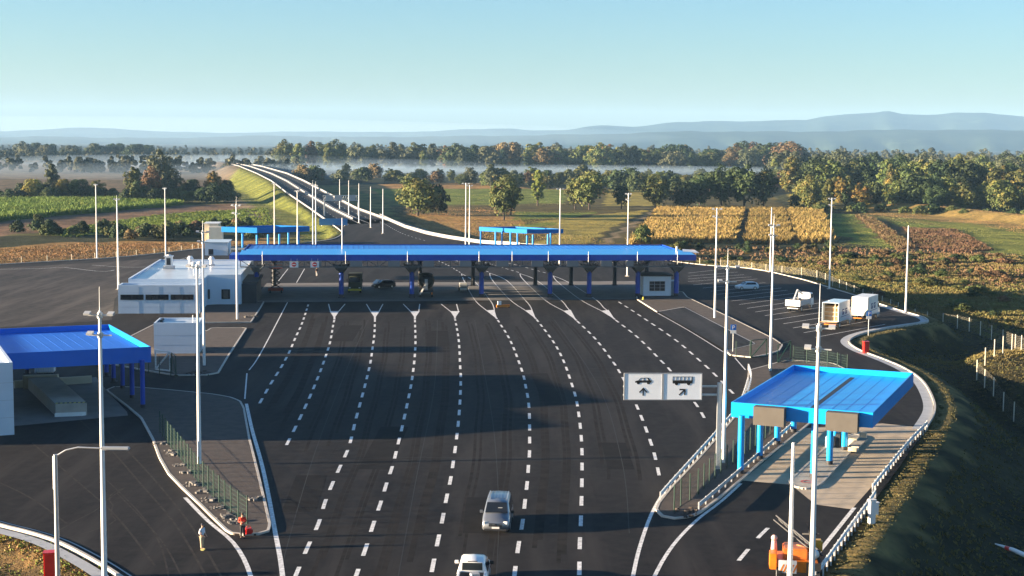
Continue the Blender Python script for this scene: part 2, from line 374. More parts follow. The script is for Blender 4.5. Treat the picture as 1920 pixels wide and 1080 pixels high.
bp = N.new('ShaderNodeBump'); bp.inputs['Strength'].default_value = .7; bp.inputs['Distance'].default_value = .5; L.new(n2.outputs[0], bp.inputs['Height']); L.new(bp.outputs[0], B.inputs['Normal'])
me.materials.append(m); struct(D.objects.new('ground', me)); COL.objects.link(D.objects['ground'])
def TZ(x, y):
    return float(terrain(np.array([x], float), np.array([y], float))[0])
# ------------------------------------------------------------------ paving
struct(MB().sheet(PLAZA, 0).build('plaza_pavement', ASPH))
hb = MB(); vg = MB()
for i in range(1, len(HC)-0):
    a, b, c, d = HL[i-1], HR[i-1], HR[i], HL[i]
    hb.add([a, b, c, d], [(0, 1, 2, 3)])
struct(hb.build('highway', ASPH_NEW))
# kerbs round the plaza edge and wide concrete channel
kb = MB()
for s in (PL_right[4:], PL_left[:3]+PL_left[3:7], PL_left[7:], PL_sw[2:-3]):
    kb.strip([tuple(p) for p in resample([Vector((*p, 0)) for p in s], 1.5)], .22, 0, .13)
struct(kb.build('kerb', KERB))
ch = MB(); ch.strip([tuple(p) for p in resample([Vector((*p, 0)) for p in PL_right[4:21]], 1.5)], 1.0, .012, 0, off=.65)
ch.strip([tuple(p) for p in resample([Vector((*p, 0)) for p in PL_sw[2:-3]], 1.5)], .9, .012, 0, off=-.95)
ch.strip([tuple(p) for p in resample([Vector((*p, 0)) for p in PL_sw[2:-3]], 1.5)], .12, .024, 0, off=.6)
struct(ch.build('drain_channel', GALV if False else simple('channel_concrete', (.42,.43,.43), .7, 0, .1, .8)))
def zsheet(name, s, z, m): return struct(MB().sheet(pts(s), z).build(name, m))
zsheet('left_inspection_pavement', '15,800 240,779 238,772 200,732 180,707 0,722', .006, CONC_DK)
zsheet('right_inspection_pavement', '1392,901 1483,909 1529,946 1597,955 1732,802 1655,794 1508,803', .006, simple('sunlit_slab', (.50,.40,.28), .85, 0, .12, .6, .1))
zsheet('toll_pavement', '470,567 1205,561 1190,527 500,531', .006, CONC_DK)
zsheet('parking_bay_pavement', '1236,586 1283,578 1414,646 1362,659', .16, ASPH_NEW)
zsheet('far_left_pavement', '380,480 0,503 -100,508 -100,620 210,600 215,560 300,485', .005, asphalt('worn_asphalt', (.028,.026,.025), (.058,.050,.044), 1.5))
# traffic islands with kerbs
ISL = {
 'long_left': '215,727 200,733 240,764 265,785 287,825 300,860 317,890 343,917 373,945 400,972 427,998 440,1004 480,1004 502,998 506,987 497,947 483,887 467,823 457,767 450,754 433,747 400,741 330,734 260,728',
 'sign_left': '200,682 270,695 330,705 390,704 409,700 428,668 462,616 397,616 388,622 300,604 205,652',
 'office_front': '378,574 378,606 470,605 487,580 495,566',
 'rail_right': '1231,957 1240,969 1267,974 1292,971 1310,964 1345,938 1392,899 1424,870 1470,833 1508,803 1560,760 1600,700 1560,682 1483,677 1467,679 1404,696 1402,720 1385,775 1345,822 1310,862 1260,915 1236,945',
 'booth_right': '1195,562 1233,586 1282,577 1416,646 1362,659 1370,667 1410,671 1440,665 1460,659 1467,648 1450,636 1370,597 1288,558 1280,548 1192,548',
 'nose_right': '1480,904 1487,913 1505,918 1525,917 1540,908 1620,820 1600,815 1560,830',
}
for k, s in ISL.items():
    P = [tuple(q[:2]) for q in pts(s)]
    i_ = MB().prism(P, -.05, .13); struct(i_.build('traffic_island', CONC if k == 'nose_right' else PAVER))
    kk = MB().strip([tuple(p) for p in resample([Vector((*p, 0)) for p in P+[P[0]]], 1.0, False)], .2, 0, .145); struct(kk.build('kerb', KERB))
# ------------------------------------------------------------------ painted markings
mk = MB()
def poly(s, wd=.15, z=.008): mk.strip([tuple(p) for p in resample([Vector((*p, 0)) for p in pts(s)], 2.0)], wd, z)
def dashed(s, on=3.1, off=3.1, wd=.28, z=.008, start=0):
    P = resample([Vector((*p, 0)) for p in pts(s)], .5); n = len(P); k1 = int(on*2); k2 = int(off*2); i = start
    while i+k1 < n: mk.strip([tuple(p) for p in P[i:i+k1+1]], wd, z); i += k1+k2
DASH = ['578,571 571,593 564,612 554,633 543,659 528,687 508,719 497,738 483,763', '627,600 625,608 619,641 611,667 601,695 587,730 569,770 558,793 530,849',
 '703,599 702,626 699,649 695,677 688,708 679,743 667,787 655,835 640,870 625,903 610,940 597,982 576,1028 550,1090', '778,600 779,638 778,664 775,693 770,726 757,788 747,830 737,870 726,903 714,942 700,983 685,1030 664,1090',
 '853,597 860,637 863,691 864,707 863,743 860,786 855,830 850,866 845,898 837,935 829,977 819,1024 806,1090', '933,600 937,606 957,639 978,693 986,726 992,765 993,840 991,870 989,900 985,935 980,978 972,1024 963,1090',
 '1006,599 1030,630 1045,653 1058,680 1069,711 1080,747 1087,791 1091,840 1091,905 1089,980 1087,1024 1086,1090', '1082,602 1109.5,628 1130,652 1149,678 1159,693 1175,722 1188,748 1205,788 1222,835 1230,864 1238,902',
 '1154,600 1188,626 1213,649 1239,676 1253,690 1280,725 1307,761 1322,786', '1160,566 1188,584 1215,602 1245,622 1275,644 1305,670 1337,699 1375,738', '1440,990 1419,1011 1381,1056 1350,1092']
for s in DASH: dashed(s)
for s, w_ in (('539,567 490,660 467,694',.15), ('463,700 459,748',.15), ('462,757 473,807 490,867 503,927 515,993 526,1050 532,1100',.32), ('347,933 390,977 427,1007 447,1030 463,1060 476,1100',.3),
 ('1186,1085 1195,1042 1207,1002 1220,967 1234,940 1250,915',.26), ('1225,1085 1245,1047 1272,1010 1310,972 1350,942 1392,904',.26), ('1602,952 1530,1042',.3), ('1233,587 1290,619 1358,661',.15), ('1378,671 1398,694',.15),
 ('0,505 90,503 115,501 190,509 215,506',.2), ('172,497 240,501 290,500',.2), ('300,498 360,480',.15), ('540,504 522,527',.15), ('571,504 556,530',.15)): poly(s, w_)
def yshape(s1, s2, tri, stem):
    poly(s1, .16); poly(s2, .16); mk.sheet(pts(tri), .0095); poly(stem, .3)
for x, xl, xr_ in ((627,616,647), (703,687,718), (778,756,787), (853,827,856)):
    yshape(f'{xl},570 {x-7},585', f'{xr_},570 {x+7},585', f'{x-9},583.5 {x+9},583.5 {x+1},595 {x-1},595', f'{x},592 {x},599')
for a, b, c, t in (('865,513 870,526 890,562 912,582', '865,513 890,528 918,562 925,574 927,583', '911,582 927,581 932,598', '924,588 932,598'),
 ('918,512 923,525 955,561 985,582', '918,512 950,526 984,562 994,574 998,583', '984,582 998,581 1005,598', '996,588 1005,598'),
 ('975,513 980,523 1021,562 1057,583', '975,513 1005,525 1050,561 1063,576 1069,583', '1056,583 1070,581 1081,601', '1068,588 1081,601'),
 ('1037,517 1045,528 1087,561 1128,583', '1037,517 1065,529 1116,561 1132,577 1140,583', '1127,583 1141,581 1153,599', '1140,588 1153,599')):
    yshape(a, b, c, t)
for s in ('863,511 835,495 800,480', '916,510 880,497 850,487', '973,511 930,498 890,487', '1035,515 980,500 940,490'): dashed(s, 2, 2, .2)
for a, b in (((1290,512),(1354,505)), ((1290,518),(1383,510)), ((1290,523),(1395,515)), ((1290,528),(1409,519)), ((1300,534),(1420,523)), ((1318,540),(1435,530)), ((1333,546),(1452,535)), ((1345,552),(1465,540)), ((1358,558),(1477,544)), ((1372,564.5),(1490,550)),
 ((1386,571),(1505,555)), ((1401,578),(1520,561)), ((1416,585),(1537,568)), ((1434,592),(1555,574)), ((1451,599.5),(1572,581)), ((1469,607),(1590,588)), ((1487,615),(1610,594)), ((1507,624),(1632,601)), ((1529,632.5),(1660,608))):
    mk.strip([P2(*a), P2(*b)], .15, .008)
dashed('713,415 735,428 760,440 800,452', 2, 3, .2)
struct(mk.build('road_marking', PAINT))
# highway lines on the sloping carriageways
hm = MB()
def hline(f, wd, on=0):
    P = [HL[i].lerp(HR[i], f)+Vector((0, 0, .03)) for i in range(len(HC)-1)]
    P = resample(P, 3, False)
    if not on: hm.strip([tuple(p) for p in P], wd)
    else:
        for i in range(0, len(P)-2, 4): hm.strip([tuple(p) for p in P[i:i+2]], wd)
for f in (.07, .43, .57, .93): hline(f, .2)
for f in (.25, .75): hline(f, .2, 1)
struct(hm.build('road_marking', PAINT))

# tyre tracks and dusty scrapes on the asphalt
tk = MB(); rt = random.Random(5)
ZK = [0]
def track(s, w_=.28, z=.004):
    ZK[0] += 1; z = .0025+.0001*(ZK[0] % 24)
    tk.strip([tuple(p) for p in resample([Vector((*p, 0)) for p in pts(s)], 1.5)], w_, z)
for s in ('120,760 200,835 262,905 330,985 392,1090', '150,760 226,832 290,900 358,985 420,1090', '60,830 130,890 215,965 290,1060', '220,925 300,1010 345,1090', '200,900 262,962 300,1020 318,1090', '0,905 60,935 130,985', '235,914 222,917 206,930 203,936 214,950 205,962 218,975 205,984', '235,914 200,938 182,956 150,972 118,990 85,1012', '200,985 160,1000 120,1010'): track(s, .12 if s[0] == '2' else .16)
struct(tk.build('tyre_tracks', simple('dusty_asphalt', (.050, .044, .039), .85, 0, .25, 1.5, 0, .1)))
# lane aligned wheel wear between the dashed lines
tk = MB()
LN = [resample([Vector((*p, 0)) for p in pts(s_)], 2.0) for s_ in DASH[:8]]
for a_, b_ in zip(LN[:-1], LN[1:]):
    n_ = min(len(a_), len(b_))
    for f_ in (.26, .34, .66, .74):
        q_ = rt.randint(0, 6); P_ = [a_[k].lerp(b_[k], f_+.01*math.sin(k*.4)) for k in range(q_, n_-rt.randint(0, 5))]
        if len(P_) > 3: tk.strip([tuple(p) for p in P_], rt.uniform(.22, .42), .0022)
struct(tk.build('tyre_tracks', simple('worn_lane_asphalt', (.0255, .0228, .0208), .9, 0, .3, .7, 0, .1)))
tk = MB()
for s_, w_ in (('700,880 740,800', 2.6), ('1010,700 1040,760', 2.0), ('640,640 660,610', 3.0), ('900,1000 905,930', 2.4), ('1150,830 1165,880', 2.2), ('820,620 822,650', 3.0), ('560,960 585,890', 2.5)): track(s_, w_)
struct(tk.build('asphalt_patch', simple('patched_asphalt', (.0165, .0158, .0158), .9, 0, .2, .7, 0, .1)))
tk = MB()
for s_ in ('930,1090 935,950 925,800 905,680 890,600', '520,1090 590,850 655,680 690,600', '1180,1000 1165,860 1120,720 1040,600', '745,1090 780,900 815,720 820,600', '480,705 800,702 1150,708 1330,716', '500,865 800,858 1230,862'): track(s_, .07)
struct(tk.build('paving_seam', simple('bitumen_seam', (.008, .008, .009), .8, 0, .2, 1)))
# short dusty scrapes and square patches
tk = MB()
for i in range(26): x = rt.uniform(560, 1300); y = rt.uniform(585, 1000); track(f'{x},{y} {x+rt.uniform(8, 34)},{y+rt.uniform(-.8, .8)}', rt.uniform(.1, .3), .013)
for i in range(12): x = rt.uniform(560, 1250); y = rt.uniform(575, 650); d_ = (x-880)*.12; track(f'{x},{y} {x+d_+4},{y+18} {x+d_*2.4},{y+40}', .2, .013)
struct(tk.build('tyre_tracks', simple('scraped_asphalt', (.034, .031, .028), .85, 0, .25, 1.5, 0, .1)))
def frame(a, b, z=0):
    "local frame from two photo points on height z: origin, angle, width"
    p, q = G(*a, z), G(*b, z); d = q-p
    return Vector((p.x, p.y, 0)), math.atan2(d.y, d.x), math.hypot(d.x, d.y)
def local(o, rz, p):
    d = Vector((p[0]-o[0], p[1]-o[1])); c, s = math.cos(rz), math.sin(rz); return (d.x*c+d.y*s, -d.x*s+d.y*c)
# ------------------------------------------------------------------ main toll canopy
o, rz, Wc = frame((448, 478), (1305, 478), 7.8)
tc_ = thing('toll_canopy', 'long blue toll plaza canopy spanning all lanes on blue columns', 'canopy', o, rz)
bl = G(467, 457, 7.8); dep = local(o, rz, bl)[1]
m = MB(); m.bx(.5, Wc-.5, 7, dep-.4, 7.0, 7.55); m.build('deck', ROOFB, tc_)
m = MB(); m.add([(0,0,7.8),(Wc,0,7.8),(Wc,7,8.05),(0,7,8.05),(0,0,7.6),(Wc,0,7.6),(Wc,7,7.6),(0,7,7.6)], [(0,1,2,3),(7,6,5,4),(0,4,5,1),(2,6,7,3),(1,5,6,2),(0,3,7,4)]); m.build('front_roof_sheet', CYAN, tc_)
m = MB(); m.add([(.6,7.5,7.9),(Wc-.6,7.5,7.9),(Wc-.6,11,8.0),(.6,11,8.0)], [(0,1,2,3)]); m.bx(.6,Wc-.6,7.5,7.6,7.5,7.9); m.bx(.6,Wc-.6,10.95,11.0,7.5,8.0); m.build('middle_roof_sheet', CYAN, tc_)
m = MB(); x = .8
while x < Wc-.8: m.bx(x, x+.14, 11.05, dep-.6, 7.55, 7.575); x += .95
m.build('roof_ribs', ROOFB, tc_)
m = MB(); m.bx(0, Wc, -.12, -.002, 6.85, 7.85); m.build('front_fascia', BLUE_DK, tc_)
m = MB(); m.bx(0, Wc, dep, dep+.12, 6.9, 7.7); m.build('rear_fascia', BLUE_DK, tc_)
for s in (0, Wc):
    m = MB(); m.bx(s-.06, s+.06, 0, dep, 6.85, 7.7); m.build('side_fascia', BLUE_DK, tc_)
def truss(y, x0, x1, z0, z1, nm):
    t = MB(); t.bar((x0, y, z0), (x1, y, z0), .2, .2); t.bar((x0, y, z1), (x1, y, z1), .18, .18); n = int((x1-x0)/1.75); dx = (x1-x0)/n
    for i in range(n+1):
        t.bar((x0+i*dx, y, z0), (x0+i*dx, y, z1), .12)
        if i < n:
            a, b = ((z0, z1) if i % 2 else (z1, z0)); t.bar((x0+i*dx, y, a), (x0+(i+1)*dx, y, b), .1)
    return t.build(nm, TRUSS, tc_)
truss(.5, .2, Wc-.2, 5.75, 6.9, 'front_truss'); truss(dep-.6, .2, Wc-.2, 5.75, 6.9, 'rear_truss'); truss(dep/2, .2, Wc-.2, 5.9, 6.9, 'middle_truss')
cols = [484, 640, 772, 903, 1032, 1106, 1198, 1271]
FP = []
for px in cols:
    g = G(px, 557.5 if px > 600 else 554, 0); lx, ly = local(o, rz, g); FP.append((lx, ly))
cy0 = sum(p[1] for p in FP)/len(FP); cy1 = cy0+21
for x in [p[0] for p in FP]:
    t = MB(); t.bar((x, .5, 5.8), (x, dep-.6, 5.8), .14, .2); t.bar((x, .5, 6.8), (x, dep-.6, 6.8), .14, .2)
    n = 14
    for i in range(n): y0, y1 = .5+(dep-1.1)*i/n, .5+(dep-1.1)*(i+1)/n; t.bar((x, y0, 5.8 if i % 2 else 6.8), (x, y1, 6.8 if i % 2 else 5.8), .1)
    t.build('cross_truss', TRUSS, tc_)
BX = [FP[0][0]+2.0]+[local(o, rz, G(q, 534.5, 0))[0] for q in (787, 886, 1003, 1070, 1152)]+[FP[-1][0]-1]
def column(x, y, r, h, par, matr, cap=True):
    c = MB(); c.bx(x-r*1.3, x+r*1.3, y-r*1.3, y+r*1.3, 0, .14, 1); c.tube((x, y, .1), (x, y, .6), r*1.06, n=12, m=1); c.tube((x, y, .6), (x, y, h-1.3 if cap else h), r, n=12)
    if cap:
        for sx, sy in ((-1,-1),(1,-1),(1,1),(-1,1)): c.bar((x+sx*r*.5, y+sy*r*.5, h-1.5), (x+sx*1.35, y+sy*1.35, h), .2, .2, 2)
        vs = [(x-.5,y-.3,h-1.35),(x+.5,y-.3,h-1.35),(x+1.3,y-.5,h-.05),(x-1.3,y-.5,h-.05)]; c.add(vs+[(a, b+.6, d) for a, b, d in vs], [(0,1,2,3),(7,6,5,4),(0,4,5,1),(1,5,6,2),(3,7,4,0)], 2)
    return c.build('column', [matr, DARK, TRUSS], par)
for x in [p[0] for p in FP]: column(x, cy0, .42, 5.75, tc_, BLUE_DK)
for x in BX: column(x, cy1, .38, 5.75, tc_, DARK)
m = MB()
for a, b in ((656,679),(727,749),(792,813),(861,883),(929,952),(995,1017),(1061,1083),(1125,1146),(1172,1186),(585,603)):
    xa = local(o, rz, G(a, 495, 6.2))[0]; xb = local(o, rz, G(b, 495, 6.2))[0]
    MB().bx(xa, xb, -.35, -.2, 5.85, 6.83).build('signal_board', simple('board_grey', (.16,.175,.19), .5, .1, .05, 1) if a == 656 else D.materials['board_grey'], tc_)
tv = MB(); tv.bx(10.6, 67.2, -.05, -.0, 5.6, 5.62)
for px in (492, 648, 764, 898, 960, 1028, 1103, 1195, 1270):
    x = local(o, rz, G(px, 478, 7.8))[0]; MB().tube((x, -.2, 6.2), (x, -.2, 8.4), .045, n=6).build('lightning_rod', GALV, tc_)
mast = MB(); x, y = local(o, rz, G(641.5, 466, 8.0)); mast.tube((x, y, 7.6), (x, y, 13.4), .09, .06, n=8).build('antenna_mast', WHITE, tc_)
# lit corner equipment at right end of canopy roof
x, y = local(o, rz, G(1290, 472, 8.0)); v = MB(); v.tube((x-2, y, 7.8), (x-2, y, 8.9), .18, n=8); v.add([(x-1,y-.5,7.9),(x+1.9,y-.5,7.85),(x+1.6,y+1.6,8.2),(x-.6,y+1.8,8.35)], [(0,1,2,3)]); v.build('roof_vent', WHITE, tc_)
MB().bx(-1.6, -.05, .5, 7, 7.0, 7.75).build('left_box_gutter', BLUE_DK, tc_)
RM = D.materials
for i, px in enumerate((551, 590)):
    p = G(px, 495.5, 6.35); lx, ly = local(o, rz, p); wp = o + Matrix.Rotation(rz, 3, 'Z') @ Vector((lx, -.62, 6.25))
    t = thing('no_entry_sign', ['white board with red no entry disc, left one of the two hung under the canopy', 'white board with red no entry disc, right one of the two hung under the canopy'][i], 'road sign', wp, rz, 'no entry boards under the canopy')
    MB().bx(-.72, .72, -.03, .03, -.5, .5).build('board', WHITE, t)
    d = MB(); d.tube((0, -.031, 0), (0, -.045, 0), .38, n=24); d.build('disc', RED, t); MB().bx(-.27, .27, -.06, -.046, -.075, .075).build('bar', WHITE, t)
    hb_ = MB(); hb_.bar((-.5, .06, .5), (-.5, .06, .95), .05); hb_.bar((.5, .06, .5), (.5, .06, .95), .05); hb_.build('hanger', GALV, t)
# ------------------------------------------------------------------ other canopies (deck, parapet, columns)
def canopy(name, label, corners, z0, z1, mats, cols_px=(), cols_r=.24, deck_drop=.45, matc=None, capdark=True, extra=None, colh=None):
    "corners: 4 world xy points counter-clockwise from front left"
    c0 = Vector((*corners[0][:2], 0)); t = thing(name, label, 'canopy', c0)
    Q = [Vector((p[0]-c0.x, p[1]-c0.y)) for p in corners]; n = len(Q); cen = sum(Q, Vector((0, 0)))/n
    MB().prism([tuple(cen+(q-cen)*.985) for q in Q], z0+.25, z1-deck_drop).build('deck', mats[0], t)
    for i in range(n):
        a, b = Q[i], Q[(i+1) % n]; d = (b-a).normalized(); nn = Vector((-d.y, d.x))*.14
        sh = d*.0
        MB().prism([tuple(a+sh), tuple(b), tuple(b+nn-d*.14), tuple(a+nn+d*.14)], z0, z1+.001*i).build('fascia', mats[1][i] if isinstance(mats[1], list) else mats[1], t)
    u_ = Q[1]-Q[0]; LU_ = u_.length; v_ = Q[3]-Q[0]; sm = MB(); k_ = 1.0
    while k_ < LU_-.4:
        a_ = Q[0]+u_*(k_/LU_)+v_*.02; b_ = Q[0]+u_*(k_/LU_)+v_*.98; sm.bar((*a_, z1-deck_drop+.012), (*b_, z1-deck_drop+.005), .06, .012); k_ += 1.1
    sm.build('roof_seams', mats[0], t)
    for (px, py) in cols_px:
        g = G(px, py, 0)-c0; r = cols_r; h = z0+.3
        c = MB(); c.bx(g.x-r*1.4, g.x+r*1.4, g.y-r*1.4, g.y+r*1.4, 0, .1, 1); c.tube((g.x, g.y, .05), (g.x, g.y, .45), r*1.08, n=14, m=1); c.tube((g.x, g.y, .45), (g.x, g.y, h), r, n=14); c.build('column', [matc or mats[0], DARK], t)
    return t, c0, Q
RC = [G(1371, 755, 5.8), G(1637, 775, 5.8), G(1713, 700, 5.8), G(1487, 685, 5.8)]
t, c0, Q = canopy('inspection_canopy', 'bright blue canopy with dark roof slot over the lit concrete lane at right', RC, 4.62, 5.85, (CYAN, CYAN), [(1388,890),(1424,863),(1457,835),(1488,812),(1525,897),(1555,873),(1583,846),(1566,826),(1592,812),(1605,800)], .27, .5)
u = (Q[1]-Q[0]).normalized(); v = (Q[3]-Q[0]).normalized(); LU = (Q[1]-Q[0]).length; LV = (Q[3]-Q[0]).length
a = Q[0]+u*LU*.53+v*1.5; b = Q[0]+u*LU*.53+v*(LV-2.2); MB().bar((*a, 5.352), (*b, 5.352), .42, .02).build('gutter_slot', DARK, t)
for k, lab in ((.19, 0), (.70, 0)):
    a = Q[0]+u*LU*k; nn = Vector((u.y, -u.x)); ang = math.atan2(u.y, u.x)
    s_ = MB(); cc = a+nn*.55+u*1.15; s_.box((cc.x, cc.y, 5.05), (2.5, .9, 1.5), ang); s_.build('lane_display_box', TAN, t)
    br = MB(); br.bar((*(a+u*.1), 5.0), (*(a+u*.1+nn*.3), 5.0), .1); br.build('bracket', DARK, t)
# left canopy
FR = G(283, 650, 6.2); BR = G(205, 608, 6.2); FL0 = G(27, 662, 6.2); dv = (FL0-FR).normalized(); FL = FR+dv*34; bk = (BR-FR); BL = FL+bk*1.0
LC = [FL, FR, BR, BL]
canopy('inspection_canopy', 'deep blue shaded canopy over the raised concrete ramp at left', LC, 4.62, 6.2, (BLUE, [BLUE, CYAN, BLUE, BLUE]), [(268,766),(248,748),(230,730),(213,716),(200,705),(51,700)], .24, .55, BLUE_DK)  # shade put into the deep blue, sunlight into the lighter right fascia
# rear canopies
A = G(409.5, 426, 5.6); Bc = G(482, 427, 5.6); Cc = G(572, 424, 5.6); 
d1 = Vector((-math.sin(R_(15)), math.cos(R_(15)), 0)); Cc = Bc+Vector((11.6, 8.5, 0)); A2 = Bc+Vector((-9.3, 3.2, 0)); Dd = Cc+(A2-Bc)
canopy('inspection_canopy', 'small bright blue canopy behind the office building, left of the highway', [A2, Bc, Cc, Dd], 4.3, 5.6, (AZURE, AZURE), [(482,477),(503,476),(524,475),(541,472),(455,474),(560,469)], .24, .4, CYAN)
Bc = G(988, 430, 5.6); A2 = Bc+Vector((-11.9, 9.0, 0)); Cc = Bc+Vector((9.0, 2.6, 0)); Dd = Cc+(A2-Bc)
canopy('inspection_canopy', 'small blue canopy behind the toll roof in front of the yellow fields', [A2, Bc, Cc, Dd], 4.55, 5.6, (AZURE, [AZURE, AZURE, AZURE, AZURE]), [(901,470),(929,471),(941,470),(957,473),(970,474),(988,480),(999,478),(1027,477),(1032,474)], .22, .4, CYAN)
# ------------------------------------------------------------------ office building on the left
def parapet(m, x0, x1, y0, y1, z, h, t=.25, mi=0):
    m.bx(x0, x1, y0, y0+t, z, z+h, mi); m.bx(x0, x1, y1-t, y1, z, z+h, mi); m.bx(x0, x0+t, y0+t, y1-t, z, z+h, mi); m.bx(x1-t, x1, y0+t, y1-t, z, z+h, mi)
o, rz, Wa = frame((222, 588), (372, 588), 0); rz = R_(6.0)
b = thing('office_building', 'low flat roofed pale grey office building beside the toll canopy', 'building', o, rz)
def WALLM(): return WALL
Wa = 12.4; y1 = 4.3; xB = local(o, rz, G(452, 572))[0]; yB = local(o, rz, G(452, 572))[1]
m = MB(); m.bx(0, Wa, 0, 3.9, 0, 4.1); parapet(m, 0, Wa, 0, 3.9, 4.1, .3); m.build('front_wing', WALL, b)
m = MB(); m.bx(1.0, Wa, 3.92, 42, 0, 4.75); m.bx(Wa-.01, xB, yB, 42, 0, 4.74); m.build('wall', WALL, b)
m = MB(); m.bx(1.3, Wa, 4.3, 41.6, 4.76, 4.80); m.bx(Wa+.01, xB-.3, yB+.3, 41.6, 4.76, 4.799); m.build('roof', ROOFM, b)
m = MB(); m.bx(1.0, 1.3, 3.95, 42, 4.75, 5.1); m.bx(1.3, Wa, 3.95, 4.2, 4.75, 5.0); m.bx(Wa, xB, yB, yB+.25, 4.745, 5.0); m.bx(xB-.3, xB, yB+.25, 42, 4.745, 5.0); m.bx(1.3, xB-.3, 41.7, 42, 4.75, 5.05); m.build('parapet', WALL, b)
seam = MB()
for z in (1.0, 2.0, 3.2): seam.bx(0, Wa, -.012, 0, z, z+.02)
for x in (3.1, 6.2, 9.3): seam.bx(x, x+.02, -.012, 0, 0, 4.1)
seam.build('panel_joints', GREYP, b)
for x0 in (.35, 4.15, 7.95):
    f = MB(); f.bx(x0, x0+3.5, -.06, .02, 2.15, 2.95); f = f.build('window', GLASS, b); g_ = MB(); g_.bx(x0+1.7, x0+1.78, -.08, -.061, 2.15, 2.95); g_.bx(x0, x0+3.5, -.08, -.061, 2.13, 2.16); g_.build('frame', DARK, f)
for xa, xb in ((379, 394), (416, 432)):
    x0 = local(o, rz, G(xa, 560, 1))[0]; x1 = local(o, rz, G(xb, 560, 1))[0]; x0 = max(x0, Wa+.15)
    w_ = MB(); w_.bx(x0, x1, yB-.05, yB+.02, 1.0, 2.6); w_ = w_.build('window', GLASS, b); g_ = MB(); g_.bx(x0+.3, x1-.3, yB-.08, yB-.051, 1.15, 2.45); g_.build('blind', TAN, w_)
m = MB(); m.bx(xB, xB+2.6, yB+3, yB+16, 3.3, 3.6); m.build('porch_roof', TAN, b)
m = MB(); m.bx(xB+.02, xB+2.4, yB+1.5, yB+14, 0, 3.28); m.build('side_wing', DARK, b)
x0, yy = local(o, rz, G(385, 478, 4.8)); x1 = local(o, rz, G(418, 478, 4.8))[0]
m = MB(); m.bx(x0, x1+1, yy-1, yy+7, 4.8, 7.2); m.build('plant_room', WALL, b); m = MB(); m.bx(x0+.7, x0+1.6, yy-1.05, yy-.98, 4.9, 6.0); m.build('door', DARK, b)
m = MB(); m.bx(x0-.2, x1+1.2, yy-1.2, yy+7.2, 7.2, 7.35); m.build('plant_room_roof', ROOFM, b)
m = MB(); m.bx(x1+1.6, x1+4.4, yy-2, yy+2, 5.9, 6.1)
for sx in (1.7, 3.0, 4.3):
    for sy in (-1.9, 1.9): m.bx(x1+sx-.08, x1+sx+.08, yy+sy-.08, yy+sy+.08, 4.8, 6.0)
m.build('equipment_frame', BEIGE, b)
def rooftop(px, py, z, label, name, fn):
    g = G(px, py, z); t = thing(name, label, 'roof unit', g, rz); fn(t); return t
def ac(t):
    MB().bx(-.6, .6, -.6, .6, .5, 2.1).build('housing', WHITE, t); MB().bx(-.35, .35, -.63, -.601, .7, 1.9).build('louvre', DARK, t)
    m = MB(); m.bx(-.75, .75, -.75, .75, 2.1, 2.25); m.sphere((0, 0, 2.2), .55, 12, sc=(1, 1, .5)); m.build('cap', WHITE, t); m = MB(); m.bx(-.9, .9, -.9, .9, .05, .5); m.build('base', GREYP, t)
def dish(t):
    MB().tube((0, 0, 0), (0, 0, 1.2), .06).build('post', GALV, t); m = MB(); m.sphere((0, -.1, 1.3), .6, 14, sc=(1, .35, 1)); m.build('dish', WHITE, t)
rooftop(317, 504, 4.8, 'white ventilation turret with dark louvre at the left edge of the office roof', 'ventilation_unit', ac)
rooftop(363, 512, 4.8, 'white satellite dish left of the masts on the office roof', 'satellite_dish', dish)
rooftop(375, 511, 4.8, 'white satellite dish between the masts on the office roof', 'satellite_dish', dish)
def fan(t):
    m = MB(); m.tube((0, 0, 0), (0, 0, 1.1), .35, n=12); m.tube((0, 0, 1.1), (0, 0, 1.6), .6, .3, n=12); m.build('cowl', WHITE, t); MB().bx(-.5, .5, -.5, .5, 0, .25).build('base', GREYP, t)
rooftop(397, 498, 4.8, 'white roof fan nearest the plant room on the office roof', 'roof_fan', fan)
rooftop(357, 497, 4.8, 'white roof fan beside the tall mast on the office roof', 'roof_fan', fan)
# beige site hut behind
g = G(383, 480, 0); t = thing('site_hut', 'beige and white flat roofed hut behind the office plant room', 'hut', (AT(383, 450, g.y+40).x, g.y+40, 0), R_(6))
MB().bx(0, 3.6, 0, 7, 0, 5.2).build('wall', BEIGE, t); MB().bx(-.15, 3.8, -.15, 7.2, 5.2, 5.35).build('roof', WHITE, t); MB().bx(1.5, 4.9, -3, -.2, 0, 4.5).build('front_block', simple('cream', (.72,.66,.55), .6, 0, .05, .6), t)
# small kiosk building
o, rz, W_ = frame((289, 665), (374, 665), 0); rz = R_(6.0); W_ = W_*.99
b = thing('transformer_kiosk', 'square windowless pale grey kiosk in front of the office building', 'building', o, rz); dp = 5.6
MB().bx(0, W_, 0, dp, 0, 3.7).build('wall', WALL, b); m = MB(); parapet(m, 0, W_, 0, dp, 3.7, .3, .2); m.build('parapet', WALL, b)
MB().bx(.21, W_-.21, .21, dp-.21, 3.7, 3.74).build('roof', ROOFM, b); m = MB(); m.tube((.6, 2.5, 3.95), (.6, 4.3, 3.95), .18); m.build('roof_pipe', DARK, b); MB().tube((W_-1, 2.4, 3.7), (W_-1, 2.4, 4.7), .05).build('vent_pipe', WHITE, b)
m = MB(); m.bx(W_, W_+.05, 1.2, 2.6, .1, 2.3); m.build('door', GREYP, b)
m = MB()
for z in (1.2, 2.4): m.bx(0, W_, -.012, 0, z, z+.02)
m.build('panel_joints', GREYP, b)
